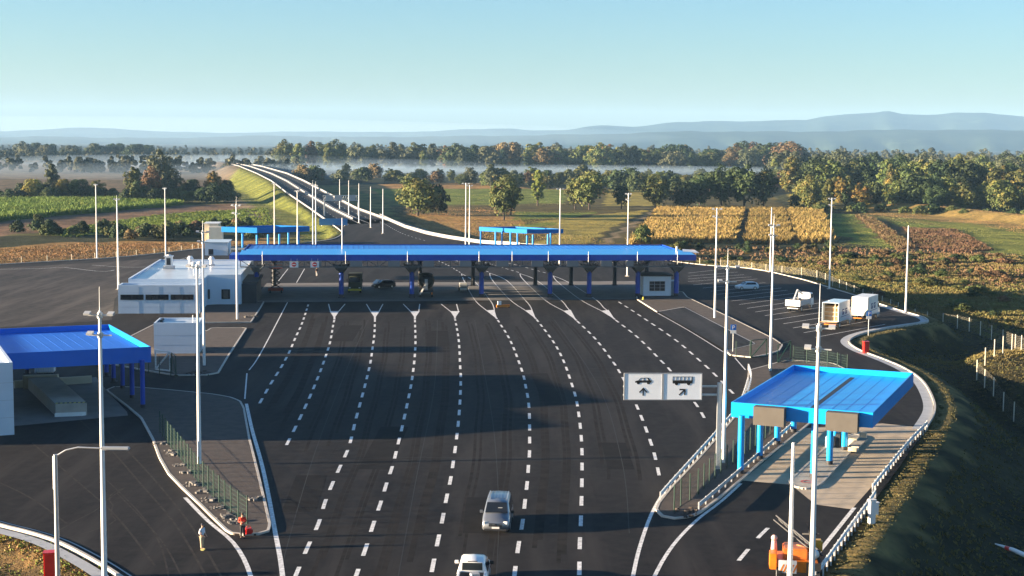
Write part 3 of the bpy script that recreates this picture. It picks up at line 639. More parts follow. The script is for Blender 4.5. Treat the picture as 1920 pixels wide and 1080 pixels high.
# building cut by the left edge
o = G(27, 815, 0); b = thing('control_building', 'tall pale blue grey building cut by the left edge in front of the blue canopy', 'building', o, R_(24))
MB().bx(-16, 0, 0, 13, 0, 6.3).build('wall', WALL, b); m = MB(); parapet(m, -16, 0, 0, 13, 6.3, .35, .3); m.build('parapet', WALL, b); MB().bx(-15.7, -.3, .3, 12.7, 6.3, 6.34).build('roof', ROOFM, b)
m = MB(); 
for z in (1.6, 3.2, 4.8): m.bx(-16, 0, -.012, 0, z, z+.02)
m.build('panel_joints', GREYP, b)
m = MB(); m.bx(-52, -30, 14, 60, 0, 10.2); m.build('unseen_shade_block', WALL, b)  # unseen block, added to shade the left canopy deck
# concrete ramp under the left canopy
p0 = [G(*q, zz) for q, zz in (((104, 757), 1.25), ((163, 755), 1.25), ((108, 706), 1.25), ((52, 708), 1.25))]
c = p0[0]; b = thing('loading_ramp', 'raised grey concrete ramp with yellow black edge under the left canopy', 'ramp', (c.x, c.y, 0))
Q = [(q.x-c.x, q.y-c.y) for q in p0]
MB().prism(Q, 0, 1.25).build('platform', CONC, b)
m = MB(); a, e = Vector(Q[0]), Vector(Q[1]); n = 14; nn = Vector((0, .55))
for i in range(n):
    s, f = a.lerp(e, i/n), a.lerp(e, (i+1)/n); m.add([(s.x, s.y, 1.262), (f.x, f.y, 1.262), (f.x-.1, f.y+.45, 1.262), (s.x-.1, s.y+.45, 1.262)], [(0,1,2,3)], i % 2)
m.build('hazard_strip', [YEL, BLACK], b)
MB().prism([(Q[0][0], Q[0][1]-.35), (Q[1][0]-.4, Q[1][1]-.35), (Q[1][0]-.1, Q[1][1]-.01), (Q[0][0], Q[0][1]-.01)], 0, .35).build('bumper', WHITE, b)
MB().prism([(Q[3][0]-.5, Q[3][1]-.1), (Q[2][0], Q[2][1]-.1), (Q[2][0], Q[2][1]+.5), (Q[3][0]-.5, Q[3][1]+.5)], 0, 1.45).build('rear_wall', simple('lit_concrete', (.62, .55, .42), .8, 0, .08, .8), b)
# low concrete walls beyond ramp
for pa, pb, lab in (((108, 722), (172, 718), 'long low cream wall to the right of the ramp under the left canopy'), ((27, 728), (58, 725), 'short low cream wall to the left of the ramp by the control building')):
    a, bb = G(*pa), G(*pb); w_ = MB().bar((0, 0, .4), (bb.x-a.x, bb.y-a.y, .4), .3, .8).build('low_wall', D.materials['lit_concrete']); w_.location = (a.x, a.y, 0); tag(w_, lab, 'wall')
# white water tank / crate behind ramp
g = G(86, 700); t = thing('white_tank', 'white caged tank standing behind the concrete ramp', 'tank', g, R_(6))
MB().bx(-1, 1, -.6, .6, .15, 1.3).build('body', WHITE, t, .12); MB().tube((-1.05, -.5, .15), (-1.05, -.5, 1.5), .09).build('pipe', WHITE, t)
m = MB(); [m.bx(x-.02, x+.02, -.64, -.61, .1, 1.35) for x in np.linspace(-.95, .95, 8)]; m.build('cage', GALV, t)
# toll booth under the canopy right end
o, rz, W_ = frame((1206, 556), (1258, 556), 0); rz = R_(6.6)
b = thing('toll_booth', 'pale grey booth with a square barred window under the right end of the toll canopy', 'booth', o, rz)
MB().bx(0, W_, 0, 5.5, .0, 3.6).build('wall', WALL, b); MB().bx(-.3, W_+.3, -.3, 5.8, 3.6, 3.85).build('roof', DARK, b)
w_ = MB().bx(W_*.22, W_*.78, -.05, 0, 1.0, 2.7).build('window', GLASS, b); m = MB()
for f in (.22, .4, .6, .78): m.bx(W_*f-.04, W_*f+.04, -.09, -.051, 1.0, 2.7)
for z in (1.0, 1.55, 2.15, 2.7): m.bx(W_*.22, W_*.78, -.1, -.091, z-.03, z+.03)
m.build('frame', GREYP, w_); MB().bx(W_, W_+1.6, .6, 4, 0, 2.6).build('side_panel', GREYP, b)
# ------------------------------------------------------------------ light masts
def make_mast(H, label, loc, heads=2, rod=1.3, arm=.7, fl=None):
    t = thing('light_mast', label, 'light mast', loc, random.uniform(-.3, .3), 'tall white light masts')
    p = MB(); p.tube((0, 0, .1), (0, 0, H*.35), .17, .15, 12); p.tube((0, 0, H*.35), (0, 0, H), .142, .085, 12); p.build('pole', WHITE, t)
    MB().bx(-.4, .4, -.4, .4, 0, .12).build('base_plate', CONC, t)
    if rod: MB().tube((0, 0, H), (0, 0, H+rod), .03, .012, 6).build('lightning_rod', GALV, t)
    for k in range(heads):
        z = H-.25-k*1.15
        m = MB(); m.bar((-arm, 0, z), (arm, 0, z), .08); m.bar((0, -arm*.6, z), (0, arm*.6, z), .08); m.tube((0, 0, z-.15), (0, 0, z+.15), .16, n=10); m.build('bracket', GALV, t)
        for a in ((-arm, 0), (arm, 0)) if k == 0 else ((-arm*.8, 0),):
            f = MB(); f.box((a[0], -.12, z+.12), (.36, .34, .12), 0, 0, Matrix.Rotation(.35, 3, 'X')); f.build('floodlight', GREYP, t)
    return t
MAST = [ # base px, top px y, label
 ((197,1128), 583, 'white floodlight mast in front of the left canopy, base below the picture', 2, 1.4, .7),
 ((374,872), 495, 'white mast standing on the long left traffic island beside the green fence', 1, .0, .7),
 ((383,687), 432, 'white mast just right of the pale kiosk, its head over the office roof', 2, 1.2, .6),
 ((445,600), 383, 'white mast in front of the office building near the left end of the toll canopy', 2, 1.2, .6),
 ((222,543), 372, 'slim mast at the left corner of the office building', 1, .6, .4),
 ((182,484), 345, 'leftmost slim mast at the edge of the asphalt before the green field', 1, 0, .3),
 ((311,487), 352, 'slim mast rising behind the turret of the office building', 1, 0, .3),
 ((515,478), 343, 'mast rising through the view of the small rear left canopy', 1, 0, .4),
 ((558,480), 357, 'mast at the right end of the small rear left canopy', 1, 0, .4),
 ((587,483), 345, 'left one of the twin masts on the grass verge by the highway', 1, .9, .4),
 ((592.5,488), 347, 'right one of the twin masts on the grass verge by the highway', 1, .9, .4),
 ((873,470), 343, 'left one of the twin masts behind the middle of the toll canopy', 1, .0, .8),
 ((880,474), 347, 'right one of the twin masts behind the middle of the toll canopy', 1, .0, .6),
 ((1049,498), 353, 'mast behind the toll canopy by the right end of the rear blue canopy', 1, .0, .7),
 ((1176,518), 362, 'mast behind the toll canopy before the cut diagonal field track', 2, .0, .5),
 ((1340,597), 390, 'mast on the brown island right of the toll booth', 2, .0, .6),
 ((1356,870), 497, 'mast beside the lane direction sign, on the guardrail island', 2, 1.4, .8),
 ((1444,510), 389, 'slim plain mast at the far kerb of the parking lot', 0, 0, .4),
 ((1444,697), 420, 'mast on the island just behind the bright blue canopy', 2, 1.2, .5),
 ((1555,542), 371, 'mast on the grass verge behind the flatbed truck', 2, .0, .5),
 ((1698,586), 423, 'plain mast on the verge at the right corner of the parking lot', 0, 0, .4),
 ((1519,1188), 607, 'thick mast in front of the bright blue canopy, base below the picture', 2, 2.2, .7),
 ((1478,1180), 830, 'short pointed mast in front of the lit concrete lane, base below the picture', 0, 0, .4),
 ((637,394), 336, 'farthest of the median lamp posts on the highway', 0, 0, .3), ((654,406), 338, 'second farthest of the median lamp posts on the highway', 0, 0, .3),
 ((673,418), 344, 'middle one of the median lamp posts on the highway', 0, 0, .3), ((695,427), 350, 'fourth of the median lamp posts, next to the island tip', 0, 0, .3), ((718,438), 354, 'nearest of the median lamp posts, on the island tip', 0, 0, .3)]
for (b_, ty, lab, hd, rod, arm) in MAST:
    g = G(*b_); H = AT(b_[0]-(b_[1]-ty)*.0, ty, g.y); 
    for _ in range(3): # height whose top projects to photo row ty
        pass
    lo, hi = 2, 40
    for _ in range(30):
        mid = (lo+hi)/2
        if proj((g.x, g.y, mid))[1] > ty: lo = mid
        else: hi = mid
    make_mast(lo, lab, g, hd, rod, arm)
# street lamp bottom left
g = G(110, 1150); t = thing('street_lamp', 'curved arm street lamp with one luminaire at the bottom left corner', 'street lamp', g)
p = MB(); p.tube((0, 0, 0), (0, 0, 9.2), .15, .11, 12); p.build('pole', GALV, t); a = MB(); P = [(.03, 0, 9.1), (.6, 0, 9.45), (1.3, 0, 9.62), (2.6, 0, 9.58)]
for i in range(3): a.tube(P[i], P[i+1], .05, .045, 8)
a.build('arm', GALV, t); MB().box((3.4, 0, 9.58), (1.6, .38, .17)).build('luminaire', GREYP, t, .05); MB().tube((-.13, 0, 7.2), (-.13, 0, 9.1), .035, n=6).build('cable', WHITE, t)
# direction sign gantry
g = G(1346, 882); t = thing('direction_gantry', 'grey cantilever post carrying the two white lane direction panels', 'sign gantry', g, R_(3)); Hp = 7.35
m = MB(); m.bx(-.19, .19, -.12, .12, .1, Hp); m.build('post', GALV, t, .02); MB().bx(-.4, .4, -.4, .4, 0, .12).build('base_plate', CONC, t)
for z in (7.05, 6.35): MB().bar((-.19, 0, z), (-8.0, 0, z), .14, .14).build('arm', GALV, t)
def sign_panel(x0, x1, kind, lab):
    sx = (x1-x0); s = thing('lane_sign', lab, 'road sign', g+Matrix.Rotation(R_(3), 3, 'Z') @ Vector((x0, -.16, 6.0)), R_(3), 'lane direction panels')
    H = 2.12
    MB().bx(0, sx, -.04, .04, 0, H).build('panel', simple('sign_white', (.92, .95, .97), .4, 0, .03, .5) if kind == 'car' else D.materials['sign_white'], s)
    f = MB(); f.bx(-.03, sx+.03, -.06, .06, -.06, 0); f.bx(-.03, sx+.03, -.06, .06, H, H+.06); f.bx(-.08, 0, -.06, .06, -.06, H+.06); f.bx(sx, sx+.08, -.06, .06, -.06, H+.06); f.build('frame', GREYP, s)
    d = MB(); y = -.052; cx = sx/2
    def pl(P, k=0): d.prism([(a, b) for a, b in P], 0, .01)
    def flat(P):
        tr = tessellate_polygon([[Vector((a, b, 0)) for a, b in P]]); n = len(P)
        d.add([(a, y, b) for a, b in P]+[(a, -.041, b) for a, b in P], [tuple(q) for q in tr]+[(i, (i+1) % n, n+(i+1) % n, n+i) for i in range(n)])
    def disc(cx_, cz, r): flat([(cx_+r*math.cos(q*math.pi/8), cz+r*math.sin(q*math.pi/8)) for q in range(16)])
    if kind == 'car':
        b0 = 1.33
        flat([(cx-.68, b0+.06), (cx+.66, b0+.06), (cx+.68, b0+.22), (cx+.62, b0+.26), (cx-.5, b0+.24), (cx-.68, b0+.17)])
        for P in ([(cx-.42, b0+.24), (cx-.22, b0+.45), (cx+.4, b0+.47), (cx+.58, b0+.25), (cx+.5, b0+.25), (cx+.36, b0+.42), (cx-.2, b0+.41), (cx-.34, b0+.24)], [(cx+.02, b0+.24), (cx+.02, b0+.44), (cx+.07, b0+.44), (cx+.07, b0+.24)], [(cx+.42, b0+.24), (cx+.3, b0+.45), (cx+.42, b0+.46), (cx+.56, b0+.24)]): flat(P)
        disc(cx-.42, b0+.05, .13); disc(cx+.42, b0+.05, .13)
        flat([(cx-.055, .3), (cx+.055, .3), (cx+.055, .86), (cx-.055, .86)]); flat([(cx, .98), (cx-.34, .62), (cx-.29, .52), (cx, .82), (cx+.29, .52), (cx+.34, .62)])
    else:
        b0 = 1.25
        flat([(cx-.82, b0+.07), (cx+.82, b0+.07), (cx+.84, b0+.33), (cx-.84, b0+.33)])
        for k in range(6): xx = cx-.84+k*.31; flat([(xx, b0+.33), (xx+.035, b0+.33), (xx+.06, b0+.6), (xx+.025, b0+.6)])
        flat([(cx-.84, b0+.6), (cx+.84, b0+.6), (cx+.82, b0+.64), (cx-.82, b0+.64)]); flat([(cx+.8, b0+.33), (cx+.84, b0+.33), (cx+.84, b0+.6), (cx+.8, b0+.6)])
        disc(cx-.5, b0+.06, .14); disc(cx+.5, b0+.06, .14)
        c = Vector((cx, .62)); r2 = math.radians(-45)
        rot = lambda P: [tuple(c+Matrix.Rotation(r2, 2) @ Vector((a, b))) for a, b in P]
        flat(rot([(-.055, -.38), (.055, -.38), (.055, .22), (-.055, .22)])); flat(rot([(0, .36), (-.34, .02), (-.29, -.09), (0, .2), (.29, -.09), (.34, .02)]))
    d.build('pictogram', BLACK, s)
xs = [(q-1346)/22.8 for q in (1166, 1235.5, 1239.5, 1310)]
sign_panel(xs[0], xs[1], 'car', 'white panel with car pictogram above an upward arrow'); sign_panel(xs[2], xs[3], 'bus', 'white panel with bus pictogram above a slanting arrow')
# far highway gantry
g = G(662, 405, 0); t = thing('highway_gantry', 'grey overhead sign gantry spanning the distant highway', 'sign gantry', (g.x, g.y, 0), R_(14))
m = MB(); Y = g.y; pxm = FPX/Y*1.0
for z in (5.6, 7.3):
    for yy in (-.6, .6): m.bar((-10.5, yy, z), (2.2, yy, z), .16)
for k in range(15): x = -10.5+k*.9; m.bar((x, -.6, 5.6), (x+.9 if x < 2 else x, .6, 7.3), .1); m.bar((x, .6, 5.6), (x, .6, 7.3), .1)
m.build('truss_beam', GALV, t)
for x in (-10.2, 1.8): MB().bx(x-.2, x+.2, -.25, .25, -1.5, 5.6).build('leg', GALV, t)
for x in (-8.6, -5.4, -.6): MB().bx(x-1.3, x+1.3, -.8, -.7, 5.4, 7.5).build('sign_back', GREYP, t)
# wide blue panel on two posts, lower left of highway
p = G(625, 424); t = thing('blue_panel', 'wide blue panel standing left of the highway mouth', 'road sign', p, R_(10)); MB().bx(-4.4, 4.4, -.05, .05, .3, 2.4).build('panel', simple('panel_blue', (.06, .24, .50), .4, 0, .06, .6), t)
for x in (-3.6, 3.6): MB().tube((x, .1, 0), (x, .1, 2.4), .08).build('post', GALV, t)
# ------------------------------------------------------------------ guardrails
def guardrail(px, label, step=2.0, h=.75, side=0, posts=True, z=0, world=None, matp=None, vis=None):
    P = [Vector((*q, 0)) for q in pts(px, z)] if world is None else [Vector(q) for q in world]
    P = resample(P, step/2, True); o = P[0].copy(); t = thing('guardrail', label, 'guardrail', o, 0, 'steel guardrails')
    r = MB(); prof = [(-.04, .0), (.03, .07), (-.02, .155), (.03, .24), (-.04, .31)]
    rows = []
    for i, p in enumerate(P):
        d = (P[min(i+1, len(P)-1)]-P[max(i-1, 0)]); d.z = 0; d.normalize(); nn = Vector((-d.y, d.x, 0)); rows.append([p-o+nn*a*2+Vector((0, 0, h-.31+b+(z if world is None else 0))) for a, b in prof])
    vs = [q for r_ in rows for q in r_]; k = len(prof)
    r.add(vs, [(i*k+j, (i+1)*k+j, (i+1)*k+j+1, i*k+j+1) for i in range(len(rows)-1) for j in range(k-1)]); r.build('rail', GALV, t)
    if posts:
        for p in P[::2]:
            b = MB(); q = p-o; b.bx(q.x-.045, q.x+.045, q.y-.05, q.y+.05, q.z-.3, q.z+h); b.build('post', matp or WHITE, t)
    return t
guardrail('1528,1094 1560,1049 1600,992 1630,951 1641,934', 'near length of guardrail along the right shoulder, ending at the white cabinet', 1.35)
guardrail('1636,924 1652,903 1700,843 1738,803', 'far length of guardrail beside the lit concrete lane, ending at the kerb bend', 1.35)
guardrail('1238,940 1262,912 1310,858 1345,818 1385,768 1402,720', 'guardrail on the main lane side of the gantry island', 2)
guardrail('1310,960 1345,930 1392,889 1440,846 1500,792', 'shaded guardrail along the foot of the canopy columns', 2)
guardrail('1400,745 1408,715 1403,694', 'short curved pale barrier at the island tip behind the gantry', 1.5)
hR = [HR[i].lerp(HL[i], .03) for i in range(len(HC)-1)]; hLf = [HL[i].lerp(HR[i], .03) for i in range(len(HC)-1)]
hM = [HL[i].lerp(HR[i], .47) for i in range(1, len(HC)-1)]; hN = [HL[i].lerp(HR[i], .53) for i in range(1, len(HC)-1)]
def barrier(P, label, h=.9, wd=.5, posts=True):
    o = P[0]; t = thing('concrete_barrier', label, 'barrier', o, 0, 'pale barriers along the highway')
    P = resample([Vector(p) for p in P], 6, False); m = MB(); 
    for i in range(len(P)-1):
        a, b = P[i]-o, P[i+1]-o; d = (b-a); d.z = 0; d.normalize(); n = Vector((-d.y, d.x, 0))*wd/2; u = Vector((0, 0, h))
        m.add([a-n, b-n, b-n*.5+u, a-n*.5+u, a+n, b+n, b+n*.5+u, a+n*.5+u], [(0,1,2,3), (7,6,5,4), (3,2,6,7)])
    m.build('wall', simple('barrier_white', (.24, .24, .245), .6, 0, .08, .3) if 'barrier_white' not in D.materials else D.materials['barrier_white'], t); return t
barrier(hR, 'long pale barrier along the right edge of the highway', .75, .35); barrier(hLf, 'long pale barrier along the left edge of the highway', .6, .3); barrier(hM, 'left one of the two pale median barriers on the highway', .6, .35); barrier(hN, 'right one of the two pale median barriers on the highway', .5, .3)
barrier([G(*q) for q in ((712,405),(735,416),(760,427),(800,439),(840,447),(900,456),(975,461))], 'pale curved barrier where the highway widens to the plaza', .9, .5)
# ------------------------------------------------------------------ fences
def fence(label, posts, h, mat_post, mat_mesh, group, pr=.05, z=None, name='mesh_fence'):
    "posts: world points"
    o = Vector(posts[0]); t = thing(name, label, 'fence', o, 0, group); me = MB(); uv = []; s = 0
    for i, p in enumerate(posts):
        q = Vector(p)-o; MB().tube((q.x, q.y, q.z-.2), (q.x, q.y, q.z+h+.05), pr, n=6).build('post', mat_post, t)
        if i:
            a = Vector(posts[i-1])-o; L = (q-a).length
            me.add([a, q, q+Vector((0, 0, h)), a+Vector((0, 0, h))], [(0, 1, 2, 3)]); uv += [(s, 0), (s+L, 0), (s+L, h), (s, h)]; s += L
    ob = me.build('mesh_panel', mat_mesh, t); l = ob.data.uv_layers.new(name='UVMap'); l.data.foreach_set('uv', [c for q in uv for c in q]); return t
GM = mesh_mat('green_mesh', (.008, .06, .04), .14, .3, .045); WM = mesh_mat('wire_mesh', (.30, .28, .22), .25, .25, .05)
def W(s, z=0.0): return [G(*map(float, q.split(',')), z) for q in s.split()]
def run(a, step):
    return resample([Vector(p) for p in a], step, True)
fence('green mesh fence running diagonally along the long left island', run(W('300,812 318,836 336,857 354,880 373,905 404,935 438,966 468,985', .13), 1.75), 2.0, GREEN, GM, 'green mesh fences')
fence('green mesh fence between the guardrails on the gantry island', run(W('1264,960 1284,942 1304,932 1345,893 1400,850 1450,810 1490,780', .13), 2.0), 2.0, GREEN, GM, 'green mesh fences')
fence('green mesh fence between the kiosk and the left canopy columns', run(W('205,684 240,690 280,698 330,706', .13), 2.0), 2.0, GREEN, GM, 'green mesh fences')
fence('green mesh fence on the tip of the booth island', run(W('1380,668 1395,668 1407,668', .13), 1.8), 1.9, GREEN, GM, 'green mesh fences')
fence('green mesh fence right behind the bright blue canopy', run(W('1487,678 1505,679 1530,684 1560,690 1590,697', .13), 1.9), 2.0, GREEN, GM, 'green mesh fences')
def gate(a, b, h, label, matf, mm=None):
    A, B = G(*a, .1), G(*b, .1); t = thing('gate', label, 'gate', A, 0, 'steel gates'); d = B-A; m = MB(); up = Vector((0, 0, h))
    z0 = Vector((0, 0, .12))
    for p, q in ((z0, up), (d+z0, d+up), (z0, d+z0), (up, d+up), (z0, d+up)): m.bar(p, q, .14 if matf is WHITE else .09)
    m.build('frame', matf, t)
    if mm:
        x = MB(); x.add([z0, d+z0, d+up, up], [(0,1,2,3)]); ob = x.build('mesh_panel', mm, t); L = d.length; ob.data.uv_layers.new(name='UVMap').data.foreach_set('uv', [0,0,L,0,L,h,0,h])
    return t
gate((1408, 672), (1437, 669), 2.3, 'green mesh gate leaf on the booth island, nearer the main lanes', GREEN, GM); gate((1458, 681), (1482, 673), 2.3, 'green mesh gate leaf beyond the passage, nearer the blue canopy', GREEN, GM)
gate((292, 694), (319, 697), 2.3, 'white framed gate leaf in front of the pale kiosk', WHITE); gate((330, 704), (322, 697), 2.2, 'green gate leaf standing open next to the white framed one', GREEN, GM)
def gfence(label, s, step, h=2.0, dz=0):
    P = run(W(s, -1.0), step) if step else W(s, -1.0); Q = []
    for p in P:
        for _ in range(3): pass
        Q.append(Vector((p.x, p.y, TZ(p.x, p.y))))
    return fence(label, Q, h, POSTC, WM, 'pale wire fences round the site', .07)
gfence('pale posts and wire along the dry grass behind the office', '-60,500 0,497 100,492 200,486 300,478 372,468', 6.0, 2.0)
gfence('pale post and wire fence behind the parking lot along the scrub', '1312,500 1372,500 1417,506 1471,512 1532,518 1603,540 1660,556 1720,578 1790,594 1845,612 1900,632 1960,650', 5.0, 2.2)
gfence('pale post fence climbing the lit mound, its upper line', '1832,690 1847,681 1864,673 1880,668 1897,662 1915,655 1960,645', 0, 2.3); gfence('pale post fence along the foot of the lit mound', '1832,692 1847,700 1864,708 1883,720 1903,731 1925,745 1960,765', 0, 2.3)
# ------------------------------------------------------------------ small furniture
def cabinet(px, label, h=1.1, w=.5, matc=RED, z=0, name='hydrant_cabinet', cat='cabinet'):
    g = G(*px, z); t = thing(name, label, cat, g, .2); MB().bx(-w/2, w/2, -w*.4, w*.4, .08, h).build('body', matc, t, .03); MB().bx(-w/2-.04, w/2+.04, -w*.45, w*.45, h, h+.07).build('lid', matc, t)
    MB().bx(-w*.42, w*.42, -w*.43, -w*.401, .16, h-.06).build('door', matc, t); MB().bx(-w*.3, w*.3, -w*.3, w*.3, 0, .08).build('foot', DARK, t); return t
cabinet((1623, 663), 'red hydrant cabinet on the verge by the parking lot entrance', 1.55, .72, RED, -.05); cabinet((96, 1088), 'red hydrant cabinet on the grass beside the curved street lamp', 1.75, .8, RED, -.1)
cabinet((1634, 984), 'white electrical cabinet behind the guardrail on the right slope', 1.8, .45, WHITE, -.2, 'electrical_cabinet'); cabinet((1641, 968), 'lower white cabinet section beside the tall one', 1.0, .4, WHITE, -.2, 'electrical_cabinet')
for bx_, sy, lab in (((1374, 661), 616, 'blue and white parking sign on the booth island'), ((1628, 629), 590, 'blue and white parking sign at the parking lot entrance kerb')):
    g = G(*bx_); lo, hi = .5, 12
    for _ in range(25):
        mid = (lo+hi)/2; lo, hi = (mid, hi) if proj((g.x, g.y, mid))[1] > sy else (lo, mid)
    t = thing('parking_sign', lab, 'road sign', g, R_(4), 'parking signs'); MB().tube((0, 0, 0), (0, 0, lo+.5), .045, n=8).build('post', GALV, t); s_ = .72
    MB().bx(-s_/2, s_/2, -.09, -.05, lo-.2, lo+s_-.2).build('panel', simple('p_blue', (.01, .15, .55), .4, 0, .03, 1) if 'p_blue' not in D.materials else D.materials['p_blue'], t)
    fc = D.curves.new('letter', 'FONT'); fc.body = 'P'; fc.size = .75; fc.extrude = .006; fc.align_x = 'CENTER'; fo = D.objects.new('letter_tmp', fc); COL.objects.link(fo)
    dg = bpy.context.evaluated_depsgraph_get(); mm = D.meshes.new_from_object(fo.evaluated_get(dg)); D.objects.remove(fo); lt = D.objects.new('letter', mm); COL.objects.link(lt); lt.parent = t; lt.rotation_euler = (math.pi/2, 0, 0); lt.location = (0, -.1, lo-.11); mm.materials.clear(); mm.materials.append(WHITE)
    MB().bx(-s_/2, s_/2, -.09, -.05, lo-.62, lo-.22).build('plate', WHITE, t)
# barricade, cones, blocks, rubble
g = G(943, 577); t = thing('work_barrier', 'orange and white work barrier beside the fifth lane divider', 'barrier', g, .3); MB().bx(-1.1, 1.1, -.1, .1, .1, .5).build('plank', ORANGE, t); MB().bx(-.9, -.3, -.12, .12, .5, 1.1).build('board', WHITE, t)
for x in (-.9, .9): MB().bx(x-.08, x+.08, -.4, .4, 0, .1).build('foot', BLACK, t)
g = G(1206, 561.5, .13); t = tag(MB().tube((0, 0, 0), (0, 0, .5), .22, .05, 10).build('traffic_cone', YEL), 'small pale cone in front of the toll booth', 'cone'); t.location = g
def blocks(px, sx, sy, sz, rz_, label, mt, name='concrete_block', cat='block'):
    g = G(*px, .13); o_ = MB().bx(-sx/2, sx/2, -sy/2, sy/2, 0, sz).build(name, mt, None, .05); o_.location = g; o_.rotation_euler.z = rz_; tag(o_, label, cat); return o_
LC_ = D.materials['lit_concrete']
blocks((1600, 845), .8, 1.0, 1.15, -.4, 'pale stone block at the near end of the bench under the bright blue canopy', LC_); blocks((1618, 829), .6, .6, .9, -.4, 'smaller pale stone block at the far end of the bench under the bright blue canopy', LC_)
blocks((1556, 838), .7, .8, 1.0, -.4, 'left of the two grey machines on the lane island under the bright blue canopy', WALL, 'document_machine', 'machine'); blocks((1572, 838), .5, .8, 1.2, -.4, 'right of the two grey machines on the lane island under the bright blue canopy', DARK, 'document_machine', 'machine')
a, b_ = G(1600, 838, 1.1), G(1618, 822, 1.1); o_ = MB().bar((0, 0, 0), b_-a, .9, .12).build('stone_bench', CONC); o_.location = a; tag(o_, 'long grey slab resting on the pale blocks under the bright blue canopy', 'bench')
g = G(1513, 903, .15); t = MB(); n = 20
t.add([((.35 if k == 0 else .5)*math.cos(2*math.pi*i/n), (.35 if k == 0 else .5)*math.sin(2*math.pi*i/n), .012) for k in (0, 1) for i in range(n)], [(i, (i+1) % n, n+(i+1) % n, n+i) for i in range(n)][::1]); 
t = t.build('manhole_ring', RED); t.location = g; tag(t, 'faded red ring round a cover on the nose of the lane island', 'manhole ring')
def rubble(px, label, n=9, r=.55, z=.13, mt=None, zg=None):
    g = G(*px, z); m = MB()
    for k in range(n):
        a = random.uniform(0, 6.28); q = random.uniform(0, r); s = random.uniform(.08, .22); m.box((q*math.cos(a), q*math.sin(a)*1.5, s*.3), (s*1.6, s*1.3, s), a)
    for k in range(26):
        a = random.uniform(0, 6.28); q = random.uniform(0, r*1.5); s = random.uniform(.04, .10); m.box((q*math.cos(a), q*math.sin(a), s*.3), (s*1.6, s*1.3, s), a)
    o_ = m.build('rubble_pile', mt or CONC_DK); o_.location = g; tag(o_, label, 'rubble', 'small heaps of stones on the islands', 'stuff'); return o_
RB = ['grey rubble heap beside the green fence of the long left island']
for px in ((305,832),(322,847),(322,853),(338,872),(352,885),(362,908),(378,922),(392,938),(412,952),(424,968),(438,978)): rubble(px, RB[0])
rubble((477, 936), 'flat pale slab pile at the right edge of the long left island', 7, .5); rubble((1290, 962), 'dark stone heap at the tip of the gantry island', 16, 1.0, .13, PAVER); rubble((370, 699), 'dark soil heap beside the white gate leaf', 20, 1.2, .13, PAVER); rubble((468, 594), 'tan board pile on the small kerbed island by the office', 8, 1.0, .13, TAN)
# barrier boom lying in the ditch
a, b_ = G(1866, 1022, -2.6), G(1935, 1056, -2.6); t = thing('barrier_boom', 'white boom with a red band lying in the dark slope at the bottom right', 'barrier boom', a); d = b_-a
m = MB(); m.tube((0, 0, .1), d*.5+Vector((0, 0, .3)), .05, .16, 8); m.tube(d*.5+Vector((0, 0, .3)), d+Vector((0, 0, .35)), .16, .2, 8); m.build('boom', WHITE, t); MB().tube(d*.3+Vector((0, 0, .2)), d*.42+Vector((0, 0, .25)), .15, .17, 8).build('band', RED, t)
# ------------------------------------------------------------------ vehicles  (front towards -Y)
def paint(name, col, rough=.28, met=0): return simple(name, col, rough, met, .04, .6, 0, None, .6)
P_GREY = paint('grey_car_paint', (.22, .24, .27), .32, .6); P_WHITE = paint('white_car_paint', (.78, .78, .77)); P_BLUEW = paint('pale_blue_white_paint', (.62, .70, .76))
CHROME = simple('chrome', (.7, .7, .7), .15, 1, .02, 1); LAMP = simple('lamp_glass', (.75, .75, .72), .12, 0, .05, 3); TAIL = simple('tail_lamp', (.45, .02, .02), .25, 0, .05, 3)
def wheel(t, x, y, r=.34, wd=.22, name='wheel'):
    m = MB(); m.tube((x-wd/2, y, r), (x+wd/2, y, r), r, n=18); w_ = m.build(name, BLACK, t); sx = 1 if x > 0 else -1
    MB().tube((x+sx*wd*.5, y, r), (x+sx*(wd*.5+.012), y, r), r*.62, n=14).build('rim', GALV, w_); return w_
def body(t, st, matb, name='body'):
    "st rows: y, z_low, z_belt, z_top, half width at belt, half width at top"
    m = MB(); rows = []
    for (y, zl, zb, zt, wb, wt) in st:
        rg = [(-wb*.92, zl), (-wb, zl+.12), (-wb, (zl+zb)/2), (-wb*.985, zb), (-wt, zt-.10*min(1, (zt-zb)/.3+.2)), (-wt*.86, zt-.015), (0, zt+.015), (wt*.86, zt-.015), (wt, zt-.10*min(1, (zt-zb)/.3+.2)), (wb*.985, zb), (wb, (zl+zb)/2), (wb, zl+.12), (wb*.92, zl)]
        rows.append([(a, y, b) for a, b in rg])
    k = len(rows[0]); vs = [p for r in rows for p in r]; fs = [(i*k+j, i*k+(j+1) % k, (i+1)*k+(j+1) % k, (i+1)*k+j) for i in range(len(rows)-1) for j in range(k)]
    fs += [tuple(range(k))[::-1], tuple(range((len(rows)-1)*k, len(rows)*k))]
    m.add(vs, fs, 0, True); o = m.build(name, matb, t)
    bm = bmesh.new(); bm.from_mesh(o.data); bmesh.ops.recalc_face_normals(bm, faces=bm.faces)
    for e in bm.edges: e.smooth = e.calc_face_angle(0) < .75
    bm.to_mesh(o.data); bm.free(); return o
def quad(m, a, b, c, d, th=.02, dz=0):
    if th == .03: a, b, c, d = [(q[0], q[1]-(.02 if q[1] < 3 else -.02), q[2]+.045) for q in (a, b, c, d)]
    n = (Vector(b)-Vector(a)).cross(Vector(d)-Vector(a)).normalized()*th; P = [Vector(q) for q in (a, b, c, d)]
    m.add([p+n for p in P]+[p-n for p in P], [(0,1,2,3),(7,6,5,4),(0,4,5,1),(1,5,6,2),(2,6,7,3),(3,7,4,0)])
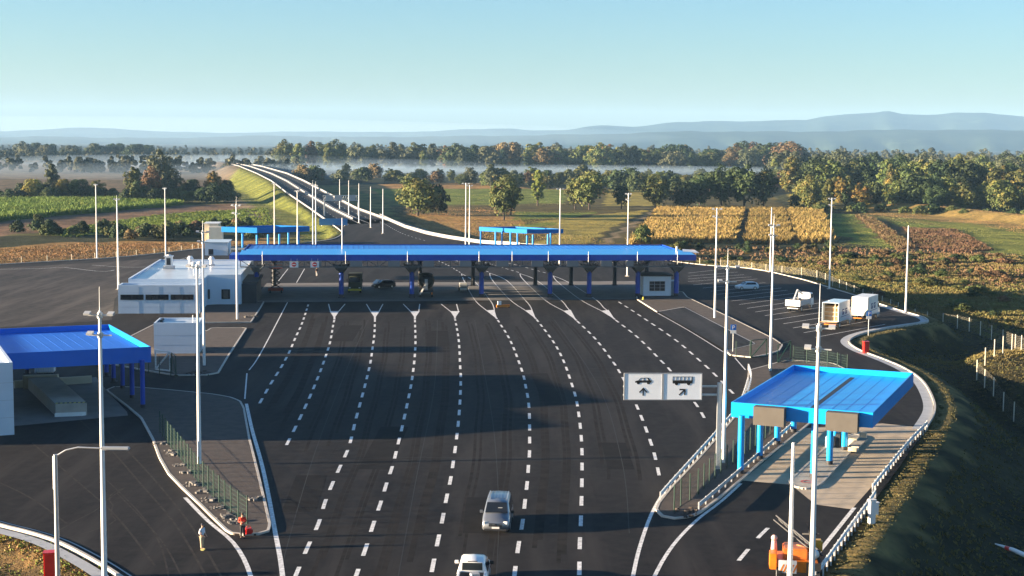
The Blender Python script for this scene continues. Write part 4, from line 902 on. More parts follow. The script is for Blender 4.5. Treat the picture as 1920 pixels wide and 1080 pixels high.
def placed(px, rz, dy=0): g = G(*px); return Vector((g.x, g.y, 0)), rz
def minivan(label, loc, rz, pm, name='van'):
    t = thing(name, label, 'van', loc, rz)
    st = [(0, .35, .62, .72, .82, .70), (.12, .22, .75, .92, .92, .80), (.4, .2, .90, 1.10, .95, .84), (.82, .2, .97, 1.20, .96, .86), (.88, .2, .99, 1.23, .965, .86), (1.60, .2, 1.02, 1.83, .97, .76), (1.95, .2, 1.04, 1.91, .97, .77), (3.6, .2, 1.05, 1.94, .97, .77), (4.75, .22, 1.05, 1.90, .96, .76), (4.98, .3, 1.0, 1.80, .92, .73), (5.02, .45, .9, 1.6, .86, .70)]
    body(t, st, pm)
    g = MB(); quad(g, (-.78, .92, 1.235), (.78, .92, 1.235), (.68, 1.56, 1.79), (-.68, 1.56, 1.79), .03); g.build('windscreen', GLASS, t)
    for s in (-1, 1):
        g = MB(); q = [(s*.955, 1.75, 1.12), (s*.955, 4.6, 1.12), (s*.80, 4.55, 1.7), (s*.80, 2.0, 1.7)]; quad(g, *(q if s > 0 else q[::-1]), th=.02); g.build('side_window', GLASS, t)
        m = MB(); m.box((s*1.1, 1.55, 1.18), (.22, .1, .2)); m.bar((s*.95, 1.6, 1.12), (s*1.05, 1.58, 1.15), .05); m.build('mirror', pm if s < 0 else BLACK, t, .02)
        h = MB(); h.box((s*.68, .16, .76), (.34, .28, .2), s*-.25); h.build('headlight', LAMP, t, .03)
        r = MB(); r.bar((s*.66, 2.1, 1.96), (s*.66, 4.4, 1.97), .05); r.build('roof_rail', GALV, t)
        wheel(t, s*.86, .95); wheel(t, s*.86, 4.1)
    m = MB(); m.box((0, .06, .62), (1.0, .12, .30)); m.build('grille', DARK, t, .03); MB().box((0, -.015, .66), (.16, .05, .1)).build('emblem', CHROME, t, .02)
    MB().box((0, -.02, .43), (.52, .03, .13)).build('number_plate', WHITE, t); m = MB(); m.box((0, .05, .28), (1.6, .14, .14)); m.build('bumper', DARK, t, .03)
    m = MB(); [m.bx(x-.03, x+.03, 2.4, 4.5, 1.93, 1.962) for x in (-.45, -.22, 0, .22, .45)]; m.build('roof_ribs', pm, t); MB().box((.25, 1.2, 1.56), (.3, .15, .02)).build('paper', WHITE, t)
    return t
loc = G(929, 1001); minivan('grey minivan driving towards the viewer on the multi lane asphalt', loc, R_(-3), P_GREY)
def pickup(label, loc, rz, pm):
    t = thing('pickup_truck', label, 'pickup truck', loc, rz)   # front towards +Y end
    body(t, [(0, .45, .9, 1.0, .88, .84), (.05, .35, 1.0, 1.08, .92, .88), (1.5, .35, 1.02, 1.1, .93, .88)], pm, 'bed')
    MB().bx(-.70, .70, .12, 1.62, 1.11, 1.13).build('bed_floor', BLACK, t)
    st = [(1.5, .35, 1.02, 1.1, .93, .86), (1.62, .32, 1.05, 1.72, .94, .72), (1.85, .3, 1.05, 1.80, .94, .73), (3.1, .3, 1.04, 1.80, .94, .73), (3.35, .3, 1.03, 1.72, .94, .72), (3.95, .3, 1.0, 1.16, .93, .84), (4.9, .3, .92, 1.05, .92, .82), (5.2, .35, .8, .9, .86, .76), (5.25, .45, .7, .8, .8, .7)]
    body(t, st, pm, 'cab'); g = MB(); quad(g, (.62, 1.575, 1.2), (-.62, 1.575, 1.2), (-.6, 1.64, 1.64), (.6, 1.64, 1.64), .03); g.build('rear_window', GLASS, t)
    g = MB(); quad(g, (-.68, 3.93, 1.2), (-.62, 3.36, 1.68), (.62, 3.36, 1.68), (.68, 3.93, 1.2), .03); g.build('windscreen', GLASS, t)
    for s in (-1, 1):
        for y0, y1 in ((1.8, 2.5), (2.6, 3.4)):
            g = MB(); q = [(s*.935, y0, 1.12), (s*.935, y1+.15, 1.12), (s*.78, y1, 1.62), (s*.78, y0, 1.62)]; quad(g, *(q if s > 0 else q[::-1])); g.build('side_window', GLASS, t)
        m = MB(); m.box((s*1.08, 3.5, 1.2), (.24, .12, .2)); m.build('mirror', pm if s < 0 else BLACK, t, .02); MB().box((s*.88, -.02, .85), (.12, .06, .3)).build('tail_lamp', TAIL, t); wheel(t, s*.84, 1.0, .38); wheel(t, s*.84, 4.3, .38)
        m = MB(); m.bar((s*.78, .1, 1.12), (s*.78, 1.5, 1.16), .1, .14); m.build('bed_rail', pm, t)
    MB().box((0, 1.66, 1.76), (.6, .04, .05)).build('brake_lamp', DARK, t); MB().box((.2, .8, 1.2), (.5, .4, .18), .4).build('bed_box', GREYP, t)
g = G(884, 1051, 1.8); pickup('white pickup truck with open dark bed at the bottom edge, just ahead of the minivan', (g.x, g.y-1.7, 0), R_(-2), P_WHITE)
def hatch(label, loc, rz, pm, group=None, name='parked_car'):
    t = thing(name, label, 'car', loc, rz, group)
    st = [(0, .35, .55, .62, .72, .6), (.15, .2, .65, .76, .84, .72), (.9, .2, .82, .93, .88, .78), (1.1, .2, .86, .98, .885, .79), (1.75, .2, .9, 1.40, .89, .64), (2.2, .2, .92, 1.47, .89, .65), (3.3, .2, .93, 1.45, .89, .64), (3.9, .22, .92, 1.3, .88, .62), (4.15, .3, .85, 1.0, .85, .7), (4.2, .4, .7, .8, .78, .66)]
    body(t, st, pm); g = MB(); quad(g, (-.7, 1.12, 1.0), (.7, 1.12, 1.0), (.6, 1.74, 1.38), (-.6, 1.74, 1.38), .03); g.build('windscreen', GLASS, t)
    g = MB(); quad(g, (.62, 3.93, 1.26), (-.62, 3.93, 1.26), (-.66, 4.12, 1.0), (.66, 4.12, 1.0), .03); g.build('rear_window', GLASS, t)
    for s in (-1, 1):
        g = MB(); q = [(s*.875, 1.5, 1.0), (s*.875, 3.7, 1.0), (s*.68, 3.5, 1.36), (s*.68, 1.9, 1.36)]; quad(g, *(q if s > 0 else q[::-1])); g.build('side_window', GLASS, t)
        MB().box((s*.62, .12, .62), (.28, .2, .13)).build('headlight', LAMP, t, .02); MB().box((s*.7, 4.12, .86), (.2, .12, .16)).build('tail_lamp', TAIL, t); MB().box((s*.98, 1.45, 1.0), (.16, .1, .12)).build('mirror', pm, t); wheel(t, s*.8, .8, .31, .2); wheel(t, s*.8, 3.4, .31, .2)
    return t
g = G(1380, 543); hatch('white hatchback parked alone between the far bay lines', g, R_(-78), P_BLUEW)
def truck(label, loc, rz, kind, name='truck'):
    "rear at y=0, cab at +Y end"
    t = thing(name, label, 'truck', loc, rz); L_ = 6.0
    m = MB(); m.bx(-.45, -.3, .2, L_+1.6, .7, .95); m.bx(.3, .45, .2, L_+1.6, .7, .95); m.build('chassis', DARK, t)
    for s in (-1, 1):
        for y in (1.3, L_+.8): wheel(t, s*.92, y, .48, .3)
    MB().box((0, .02, .6), (1.8, .12, .12)).build('rear_bar', ORANGE if kind != 'flat' else WHITE, t)
    if kind == 'flat':
        MB().bx(-1.2, 1.2, 0, L_, 1.0, 1.15).build('bed', GREYP, t); MB().bx(-1.22, 1.22, -.06, 0, .95, 1.95).build('tailgate', WHITE, t)
        for s in (-1, 1): MB().bx(s*1.2-.03, s*1.2+.03, 0, L_, 1.15, 1.85).build('side_board', GREYP, t)
        c = MB(); c.bar((0, L_-.8, 1.1), (0, L_-.8, 2.6), .3); c.bar((0, L_-.8, 2.5), (-.1, L_-3.4, 3.3), .26); c.bar((-.1, L_-3.4, 3.3), (-.4, L_-4.6, 1.5), .22); c.build('crane_arm', GALV, t)
        m = MB(); [m.box((random.uniform(-.7, .7), random.uniform(1, 4.6), 1.35), (random.uniform(.4, .9), random.uniform(.5, 1.2), .5), random.uniform(-.5, .5), 0) for _ in range(9)]; m.build('load', WOOD, t)
    else:
        w_, h = 1.25, 2.75
        b_ = MB(); b_.bx(-w_, w_, 0, L_, 1.0, 1.1); b_.bx(-w_, w_, .0, L_, 1.0+h, 1.08+h); b_.bx(-w_, -w_+.06, 0, L_, 1.1, 1+h); b_.bx(w_-.06, w_, 0, L_, 1.1, 1+h); b_.bx(-w_, w_, L_-.06, L_, 1.1, 1+h)
        b_.build('box_body', P_BLUEW if kind == 'box' else WHITE, t)
        if kind == 'box':
            m = MB(); m.bx(-w_+.08, w_-.08, 1.0, L_-.2, 1.1, h+.5)
            m.build('stacked_load', WOOD, t); m = MB()
            for z in (1.7, 2.3, 2.95): m.bx(-w_+.06, w_-.06, .9, 1.0, z, z+.08)
            for x in (-w_+.1, .45, w_-.1): m.bx(x-.04, x+.04, .86, .96, 1.1, 1+h)
            m.build('load_frame', BEIGE, t); MB().bx(-w_, w_, -1.0, -.02, 1.0, 1.06).build('tail_lift', WOOD, t)
        else:
            m = MB(); m.bx(-w_+.02, w_-.02, -.05, -.01, 1.05, .98+h); m.build('rear_curtain', simple('cream_tarp', (.74, .68, .56), .6, 0, .15, 3), t)
            m = MB(); [m.bx(-w_+.1+.28*i, -w_+.2+.28*i, -.07, -.051, 1.3+.13*i, 1.55+.13*i+.3) for i in range(8)]; m.build('rear_pattern', simple('faded_blue', (.35, .38, .5), .6, 0, .1, 3), t)
        LB = simple('dark_blue_print', (.015, .04, .16), .5, 0, .1, 3) if 'dark_blue_print' not in D.materials else D.materials['dark_blue_print']
        for s in (-1,1):
            m = MB()
            for y0 in (1.9, 3.5):
                o0 = s*(w_+.006); o1 = s*(w_+.02)
                m.bx(o0, o1, y0, y0+.22, 1.9, 2.75); m.bx(o0, o1, y0+.22, y0+1.0, 2.55, 2.75); m.bx(o0, o1, y0+.22, y0+1.0, 1.9, 2.1); m.bx(o0, o1, y0+.45, y0+1.0, 2.1, 2.4)
            m.bx(s*(w_+.006), s*(w_+.018), 1.2, 5.4, 1.62, 1.7)
            m.build('side_print', LB, t)
    cm = WHITE if kind != 'box2' else P_BLUEW
    st = [(L_+.15, .7, 1.6, 2.5, 1.1, 1.0), (L_+.3, .6, 1.6, 2.65, 1.12, 1.02), (L_+1.5, .55, 1.55, 2.62, 1.12, 1.0), (L_+1.9, .5, 1.4, 1.75, 1.1, 1.0), (L_+2.1, .5, 1.1, 1.3, 1.05, .95)]
    if kind != 'box': pass
    body(t, st, cm, 'cab')
    for s in (-1, 1): q = [(s*1.1, L_+.5, 1.75), (s*1.1, L_+1.4, 1.75), (s*1.03, L_+1.4, 2.4), (s*1.03, L_+.5, 2.4)]; g = MB(); quad(g, *(q if s > 0 else q[::-1]), th=.025); g.build('side_window', GLASS, t)
    g = MB(); quad(g, (-.95, L_+1.86, 1.85), (-.9, L_+1.56, 2.5), (.9, L_+1.56, 2.5), (.95, L_+1.86, 1.85), .03); g.build('windscreen', GLASS, t)
    return t
AZT = R_(-28)
g = G(1486, 585); truck('white flatbed truck with a folded crane arm on its open bed', g, AZT, 'flat', 'flatbed_truck')
g = G(1556, 616); truck('box truck with an open back full of stacked wood and blue print on its side', g, AZT, 'box', 'box_truck')
g = G(1611, 604); truck('cream backed box truck standing behind the open one', g, AZT, 'box2', 'box_truck')
# vehicles under the canopy
OLIVE = simple('olive_paint', (.035, .045, .022), .6, 0, .1, 2)
def tipper(label, loc, rz):
    t = thing('dump_truck', label, 'truck', loc, rz); body(t, [(0, .6, 1.5, 1.8, 1.1, 1.05), (.1, .5, 1.6, 2.0, 1.15, 1.05), (.3, .5, 1.6, 2.9, 1.15, 1.02), (1.9, .5, 1.6, 2.95, 1.15, 1.02), (2.0, .6, 1.6, 2.8, 1.1, 1.0)], OLIVE, 'cab')
    g = MB(); quad(g, (-.95, .08, 1.95), (.95, .08, 1.95), (.9, .24, 2.8), (-.9, .24, 2.8), .03); g.build('windscreen', GLASS, t); MB().bx(-1.2, 1.2, 2.2, 6.5, 1.1, 3.2).build('tipper_body', OLIVE, t, .05); MB().bx(-1.15, 1.15, .8, 2.4, 3.25, 3.4).build('canopy_guard', DARK, t); MB().bx(-1.15, 1.15, -.06, .1, .45, .8).build('bumper', YEL, t)
    for s in (-1, 1):
        MB().box((s*.85, -.03, 1.0), (.3, .08, .2)).build('headlight', LAMP, t); MB().box((s*1.35, .3, 2.3), (.12, .1, .5)).build('mirror', BLACK, t)
        for y in (.9, 4.4, 5.6): wheel(t, s*1.0, y, .52, .35)
tipper('dark olive dump truck facing the viewer under the toll canopy', G(665, 550), R_(4))
g = G(716, 541); t = hatch('dark car with its bonnet raised under the toll canopy', (g.x-1.6, g.y, 0), R_(-60), simple('dark_paint', (.03, .03, .04), .4, 0, .1, 2), None, 'dark_car'); MB().box((0, .6, 1.25), (1.4, .08, 1.0), 0, 0, Matrix.Rotation(-.9, 3, 'X')).build('open_bonnet', P_BLUEW, t)
g = G(799, 558); t = thing('mixer_truck', 'big black concrete mixer truck seen from behind under the toll canopy', 'truck', g, R_(4)); m = MB()
R0 = [(0, .7), (.5, 1.15), (1.6, 1.45), (3.2, 1.35), (4.2, .9)]
for i in range(4): m.tube((0, R0[i][0], 3.0-.12*R0[i][0]), (0, R0[i+1][0], 3.0-.12*R0[i+1][0]), R0[i][1], R0[i+1][1], 16)
m.build('drum', BLACK, t); MB().bx(-1.2, 1.2, .2, 8.0, .9, 1.3).build('chassis', DARK, t); m = MB(); m.bar((-.2, -.2, 2.2), (-.9, -1.2, .9), .35, .1); m.build('chute', GALV, t); MB().bx(-.25, .25, -.15, .1, 1.3, 3.2).build('ladder', GREYP, t)
MB().bx(-1.2, 1.2, 5.8, 8.0, 1.3, 3.6).build('cab', DARK, t, .08)
for s in (-1, 1):
    MB().bx(s*1.0-.12, s*1.0+.12, -.05, .12, .55, .9).build('mudguard', WHITE if s < 0 else ORANGE, t)
    for y in (.9, 2.2, 6.8): wheel(t, s*1.02, y, .52, .4)
g = G(869, 547); t = thing('road_roller', 'small pale roller machine under the canopy beside the third column gap', 'machine', g, R_(4)); MB().tube((-.6, 0, .5), (.6, 0, .5), .5, n=18).build('drum', GALV, t); MB().bx(-.7, .7, .6, 2.4, .5, 1.5).build('body', WHITE, t, .08)
m = MB(); [m.bar((x, y, 1.5), (x, y, 2.6), .07) for x in (-.6, .6) for y in (.9, 2.1)]; m.bx(-.8, .8, .7, 2.3, 2.6, 2.68); m.build('roll_frame', DARK, t); [wheel(t, s*.72, 2.0, .45, .25) for s in (-1, 1)]
g = G(517, 549); t = thing('scissor_lift', 'dark red scissor lift beside the leftmost canopy columns', 'lift', g, R_(10)); MB().bx(-1.3, 1.3, -.7, .7, .35, .95).build('base', simple('dull_red', (.35, .05, .02), .5, 0, .15, 2), t, .04)
m = MB()
for k in range(4):
    z0 = .95+k*.85
    for yy in (-.4, .4): m.bar((-.8, yy, z0), (.8, yy, z0+.85), .09); m.bar((.8, yy, z0), (-.8, yy, z0+.85), .09)
m.build('scissor_arms', DARK, t); m = MB(); m.bx(-1.2, 1.2, -.6, .6, 4.35, 4.45)
for z in (4.9, 5.4):
    for yy in (-.6, .6): m.bar((-1.2, yy, z), (1.2, yy, z), .05)
m.build('platform', D.materials['dull_red'], t); [wheel(t, s*1.0, yy, .3, .2) for s in (-1, 1) for yy in (-.55, .55)]
# orange boom machine bottom right
g = G(1496, 1092); t = thing('boom_lift', 'orange work machine with a folded lattice arm at the bottom right', 'work machine', g, R_(-8))
MB().bx(-1.25, 1.25, .2, 2.6, .55, 1.25).build('chassis', ORANGE, t, .05); MB().bx(-1.75, -1.3, .1, 1.2, .7, 1.7).build('left_outrigger_box', ORANGE, t, .05); MB().bx(-.9, .6, .5, 2.2, 1.25, 1.95).build('engine_cover', simple('red_orange', (.62, .17, .03), .4, 0, .15, 2), t, .08)
s_ = MB().bx(-1.2, -.1, .0, .06, .55, 1.35).build('striped_board', WHITE, t); m = MB()
for i in range(5): x = -1.15+i*.2; m.add([(x, -.012, .6), (x+.1, -.012, .6), (x+.32, -.012, 1.1), (x+.22, -.012, 1.1)], [(0, 1, 2, 3)])
m.build('stripes', ORANGE, s_)
m = MB(); a, b_ = Vector((1.35, .5, 1.6)), Vector((-1.3, 3.2, 3.1))
for dx, dz in ((-.15, 0), (.15, 0), (0, .28)): m.bar(a+Vector((dx, 0, dz)), b_+Vector((dx, 0, dz)), .08)
for i in range(9): p = a.lerp(b_, i/9); q = a.lerp(b_, (i+1)/9); m.bar(p+Vector((-.15, 0, 0)), q+Vector((.15, 0, 0)), .05); m.bar(p+Vector((.15, 0, 0)), q+Vector((0, 0, .28)), .05)
m.build('folded_arm', DARK, t); MB().bar((0, 1.6, 1.9), (1.3, .6, 1.75), .22).build('lower_arm', D.materials['red_orange'], t)
m = MB(); m.bx(.9, 1.6, 2.2, 2.9, 1.3, 2.1); m.build('cabin', simple('yellow_orange', (.8, .42, .05), .4, 0, .1, 2), t, .1); m = MB(); m.sphere((1.0, .5, 1.7), .3, 12); m.build('white_tank', WHITE, t); MB().bx(.5, 1.4, .1, 1.6, .5, 1.2).build('rear_frame', BLACK, t)
m = MB(); m.bar((.4, 3.4, 2.2), (1.4, 2.7, 2.4), .1); m.bar((.9, 2.6, 2.1), (.7, 3.5, 2.9), .1); m.build('hydraulic_arm', BLACK, t); m = MB(); m.tube((-1.45, 1.5, 1.25), (-1.45, 1.5, 2.2), .22, .16, 10); m.sphere((-1.45, 1.5, 2.35), .2, 10); m.build('beacon_post', simple('pinkish', (.75, .45, .38), .5, 0, .1, 2), t)
for s in (-1, 1):
    for y in (.3, 2.2): wheel(t, s*1.15, y, .42, .32)
# ------------------------------------------------------------------ people
SKIN = simple('skin', (.45, .27, .18), .6, 0, .05, 4)
def skinned(name, V, E, mt, parent, sub=1):
    me = D.meshes.new(name); me.from_pydata([v[:3] for v in V], E, []); o = D.objects.new(name, me); COL.objects.link(o)
    md = o.modifiers.new('s', 'SKIN'); md.use_smooth_shade = True
    if sub: sb = o.modifiers.new('b', 'SUBSURF'); sb.levels = sub; sb.render_levels = sub
    for i, v in enumerate(V):
        r = v[3] if isinstance(v[3], tuple) else (v[3], v[3]); me.skin_vertices[0].data[i].radius = r; me.skin_vertices[0].data[i].use_root = (i == 0)
    dg = bpy.context.evaluated_depsgraph_get(); m2 = D.meshes.new_from_object(o.evaluated_get(dg)); D.objects.remove(o)
    o = D.objects.new(name, m2); COL.objects.link(o); m2.materials.clear(); m2.materials.append(mt); o.parent = parent
    for p in m2.polygons: p.use_smooth = True
    return o
def person(label, loc, rz, shirt, trous, hair, pose, cap=None):
    "faces -Y"
    t = thing('person', label, 'person', loc, rz); lean = pose.get('lean', 0); hd = pose.get('head', 0)
    el, hn = pose['elbow'], pose['hand']; st = pose.get('stride', .0)
    V = [(0, 0, .96, (.15, .11)), (0, -lean*.4, 1.15, (.135, .10)), (0, -lean*.8, 1.38, (.17, .115)), (0, -lean, 1.50, (.06, .06)), (0, -lean-hd*.5, 1.57, (.065, .075)), (0, -lean-hd, 1.66, (.078, .095)), (0, -lean-hd, 1.74, (.06, .075))]
    E = [(0,1),(1,2),(2,3),(3,4),(4,5),(5,6)]
    TR = [(0, 0, 1.0, (.165, .125))]; TE = []; SH = [(0, 0, .93, (.17, .13)), (0, -lean*.4, 1.15, (.155, .12)), (0, -lean*.8, 1.40, (.18, .125)), (0, -lean, 1.47, (.08, .075))]; SE = [(0,1),(1,2),(2,3)]
    for s in (-1, 1):
        k = len(V); yl = s*st; V += [(s*.09, 0, .88, .085), (s*.10, yl*.5, .48, .058), (s*.11, yl, .10, .04), (s*.12, yl-.16, .04, .035)]; E += [(0,k),(k,k+1),(k+1,k+2),(k+2,k+3)]
        k = len(TR); TR += [(s*.09, 0, .86, .105), (s*.10, yl*.5, .48, .075), (s*.11, yl, .10, .065)]; TE += [(0,k),(k,k+1),(k+1,k+2)]
        shd = (s*.19, -lean*.85, 1.42); e = (s*el[0], el[1]-lean, el[2]); h = (s*hn[0], hn[1]-lean, hn[2])
        k = len(V); V += [(*shd, .055), (*e, .042), (*h, .028)]; E += [(2,k),(k,k+1),(k+1,k+2)]
        hv = Vector(h); dr = (hv-Vector(e)).normalized(); sd_ = dr.cross(Vector((0, 0, 1))); sd_ = sd_.normalized() if sd_.length > .1 else Vector((0, 1, 0)); pm = hv+dr*.07
        V.append((*pm, (.035, .016))); j = len(V)-1; E.append((k+2, j))
        for f, (off, ln) in enumerate(((-.03, .065), (-.01, .078), (.01, .073), (.03, .058))):
            b0 = pm+dr*.03+sd_*off; b1 = b0+dr*ln*.55+Vector((0, -.01, 0)); b2 = b1+dr*ln*.4+Vector((0, -.02, -.01)); q = len(V); V += [(*b0, .009), (*b1, .0085), (*b2, .007)]; E += [(j,q),(q,q+1),(q+1,q+2)]
        q = len(V); th = hv+dr*.03+Vector((0, -.04, .01)); V += [(*th, .010), (*(th+dr*.04), .008)]; E += [(k+2,q),(q,q+1)]
        k = len(SH); hs = Vector(e).lerp(Vector(h), pose.get('sleeve', .85)); SH += [(*shd, .075), (*e, .058), (*hs, .045)]; SE += [(2,k),(k,k+1),(k+1,k+2)]
    skinned('body', V, E, SKIN, t); skinned('trousers', TR, TE, trous, t); skinned('shirt', SH, SE, shirt, t)
    m = MB(); y = -lean-hd; m.sphere((0, y+.02, 1.70), .105, 12, sc=(.88, 1.0, .95)); 
    if cap: m.box((0, y-.12, 1.71), (.16, .12, .02))
    m.build('cap' if cap else 'hair', cap or hair, t)
    f = MB(); [f.sphere((sx*.032, y-.088, 1.665), .012, 6) for sx in (-1, 1)]; f.bx(-.022, .022, y-.096, y-.08, 1.60, 1.607); f.build('eyes_and_mouth', BLACK, t); n_ = MB(); n_.add([(-.014, y-.085, 1.63), (.014, y-.085, 1.63), (0, y-.118, 1.632), (0, y-.088, 1.675)], [(0,1,2),(0,2,3),(2,1,3)]); [n_.sphere((sx*.08, y, 1.65), .022, 6, sc=(.4, 1, 1.4)) for sx in (-1, 1)]; n_.build('nose_and_ears', SKIN, t)
    for s in (-1, 1): MB().box((s*.12, s*st-.07, .045), (.10, .28, .09)).build('shoe', pose.get('shoe', BLACK), t, .02)
    return t
cl = lambda n, c: simple(n, c, .85, 0, .08, 5)
person('person in a white shirt, beige trousers and dark cap standing on the asphalt', G(379, 1031), R_(65), cl('white_shirt', (.68, .72, .78)), cl('beige_cloth', (.50, .40, .26)), BLACK, dict(elbow=(.27, .04, 1.16), hand=(.16, -.16, 1.02), lean=.03, head=.03, stride=.04, sleeve=.45, shoe=simple('yellow_shoe', (.25, .24, .06), .6)), cl('dark_cap', (.03, .035, .05)))
person('person in a red jacket and dark trousers at the kerb, head bent over hands', G(455, 1009, 0), R_(8), cl('red_jacket', (.60, .05, .02)), cl('black_cloth', (.015, .016, .02)), simple('brown_hair', (.06, .035, .02), .8), dict(elbow=(.26, -.02, 1.17), hand=(.05, -.28, 1.20), lean=.06, head=.05, stride=.05, sleeve=.9))
person('small distant person in a dark top and pale trousers walking behind the toll canopy', G(594, 518), R_(20), cl('navy_top', (.02, .025, .04)), cl('pale_cloth', (.55, .55, .52)), BLACK, dict(elbow=(.25, .03, 1.16), hand=(.22, -.1, .98), lean=.02, head=.0, stride=.16, sleeve=.8))
g = G(466, 1001, .13); b = thing('red_bag', 'open red bag on the island tip beside the person in red', 'bag', g, .4); MB().box((0, 0, .2), (.55, .4, .4)).build('bag_body', RED, b, .08); m = MB(); P = [(-.2, 0, .38), (-.1, 0, .55), (.1, 0, .55), (.2, 0, .38)]; [m.tube(P[i], P[i+1], .02, n=6) for i in range(3)]; m.build('handle', RED, b)
# ------------------------------------------------------------------ vegetation
def leafmat(name, a, b, c_=None):
    m, N, L, B = newmat(name); nt = m.node_tree; B.inputs['Roughness'].default_value = .75; B.inputs['Specular IOR Level'].default_value = .2
    at_ = N.new('ShaderNodeVertexColor'); at_.layer_name = 'Col'; oi = N.new('ShaderNodeObjectInfo'); tc = N.new('ShaderNodeTexCoord').outputs['Object']
    n = noise(nt, .25, 3, .6, tc); sep = N.new('ShaderNodeSeparateColor'); L.new(at_.outputs[0], sep.inputs[0])
    col = mixc(nt, a, b, sep.outputs[0]); 
    if c_: 
        q = N.new('ShaderNodeMath'); q.operation = 'MULTIPLY'; L.new(sep.outputs[1], q.inputs[0]); L.new(ramp(nt, n.outputs[0], .45, .6), q.inputs[1]); col = mixc(nt, col, c_, q.outputs[0])
    hs = N.new('ShaderNodeHueSaturation'); mr = N.new('ShaderNodeMapRange'); mr.inputs[3].default_value = .72; mr.inputs[4].default_value = 1.3; L.new(oi.outputs['Random'], mr.inputs[0]); L.new(mr.outputs[0], hs.inputs['Value'])
    mh = N.new('ShaderNodeMapRange'); mh.inputs[3].default_value = .475; mh.inputs[4].default_value = .52
    r2 = N.new('ShaderNodeMath'); r2.operation = 'MULTIPLY'; r2.inputs[1].default_value = 7.31; L.new(oi.outputs['Random'], r2.inputs[0]); r3 = N.new('ShaderNodeMath'); r3.operation = 'FRACT'; L.new(r2.outputs[0], r3.inputs[0]); L.new(r3.outputs[0], mh.inputs[0]); L.new(mh.outputs[0], hs.inputs['Hue'])
    L.new(col, hs.inputs['Color']); L.new(hs.outputs[0], B.inputs['Base Color']); return m
LM = dict(dark=leafmat('dark_green_leaves', (.016, .030, .011), (.042, .066, .020)), green=leafmat('green_leaves', (.035, .055, .015), (.085, .11, .03), (.13, .12, .03)),
 olive=leafmat('olive_leaves', (.04, .055, .016), (.10, .12, .032), (.16, .13, .035)), yellow=leafmat('yellowing_leaves', (.09, .095, .02), (.21, .18, .04), (.26, .15, .03)),
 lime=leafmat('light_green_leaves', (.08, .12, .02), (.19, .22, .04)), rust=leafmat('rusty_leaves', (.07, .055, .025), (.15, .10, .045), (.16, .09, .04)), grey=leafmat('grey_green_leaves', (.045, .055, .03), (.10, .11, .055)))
def crown_arrays(seed, w, h, base, n_cl, per, leaf, shape='round', gap=0.0):
    r = np.random.default_rng(seed); cen = []; rad = []
    while len(cen) < n_cl:
        u = r.uniform(-1, 1, 3); d = np.linalg.norm(u)
        if d > 1 or d < .25: continue
        z = (u[2]+1)/2
        if shape == 'poplar': k = .55+.45*math.sin(math.pi*min(1, z*1.05+.05))
        elif shape == 'bush': k = math.sqrt(max(.05, 1-z*z*.9))
        elif shape == 'cone': k = 1.05-.75*z
        else: k = .75+.35*math.sin(math.pi*z)
        cen.append((u[0]*w*k*.42*r.uniform(.8, 1.12), u[1]*w*k*.42*r.uniform(.8, 1.12), base+(h-base)*(.06+.88*z))); rad.append(w*r.uniform(.10, .19))
    cen = np.array(cen); rad = np.array(rad); ci = np.repeat(np.arange(n_cl), per); n = len(ci)
    nrm = r.normal(size=(n, 3)); nrm /= np.linalg.norm(nrm, axis=1)[:, None]; nrm[:, 2] = np.where(nrm[:, 2] < -.5, -nrm[:, 2], nrm[:, 2])
    p = cen[ci]+nrm*rad[ci][:, None]*r.uniform(.75, 1.1, n)[:, None]*np.array([1, 1, .85])
    nn = nrm+r.normal(size=(n, 3))*.28; nn /= np.linalg.norm(nn, axis=1)[:, None]
    a = np.cross(nn, r.normal(size=(n, 3))); a /= np.linalg.norm(a, axis=1)[:, None]; b = np.cross(nn, a); s = leaf*r.uniform(.6, 1.35, n)[:, None]
    v = np.stack([p-a*s-b*s*.6, p+a*s-b*s*.7, p+a*s*.8+b*s*.8, p-a*s*.7+b*s*.9], 1).reshape(-1, 3)
    cc = np.repeat(np.clip(r.uniform(0, 1, n_cl)[ci]*.75+r.uniform(0, .22, n), 0, 1), 4); cg = np.repeat(r.uniform(0, 1, n_cl)[ci], 4)
    return v, np.stack([cc, cg, cc*0, cc*0+1], 1), cen
def quads_mesh(name, v, col, mt):
    me = D.meshes.new(name); n = len(v)//4; me.vertices.add(len(v)); me.vertices.foreach_set('co', v.astype(np.float32).ravel()); me.loops.add(4*n); me.loops.foreach_set('vertex_index', np.arange(4*n, dtype=np.int32)); me.polygons.add(n); me.polygons.foreach_set('loop_start', np.arange(n, dtype=np.int32)*4); me.update()
    a = me.color_attributes.new('Col', 'FLOAT_COLOR', 'POINT'); a.data.foreach_set('color', col.astype(np.float32).ravel()); me.materials.append(mt); return me
def trunk_mb(h, base, w, cen, seed, thick):
    r = random.Random(seed); m = MB(); p = Vector((0, 0, -.3)); top = base+(h-base)*.55; n = 5; prev = p
    for i in range(1, n+1):
        q = Vector((r.uniform(-.2, .2)*i*.3, r.uniform(-.2, .2)*i*.3, top*i/n)); m.tube(prev, q, thick*(1-.14*(i-1)), thick*(1-.14*i), 7, caps=False); prev = q
    for k in range(min(9, len(cen))):
        c = Vector(cen[k]); s = Vector((0, 0, min(top, max(base*.8, c.z*.6)))); mid = s.lerp(c, .5)+Vector((0, 0, -.3)); m.tube(s, mid, thick*.4, thick*.25, 5, caps=False); m.tube(mid, c, thick*.25, thick*.08, 5, caps=False)
    return m
KINDS = {}
def kind(key, w, h, base, n_cl, per, leaf, shape, seed):
    v, c, cen = crown_arrays(seed, w, h, base, n_cl, per, leaf, shape); KINDS[key] = (v, c, cen, w, h, base, seed)
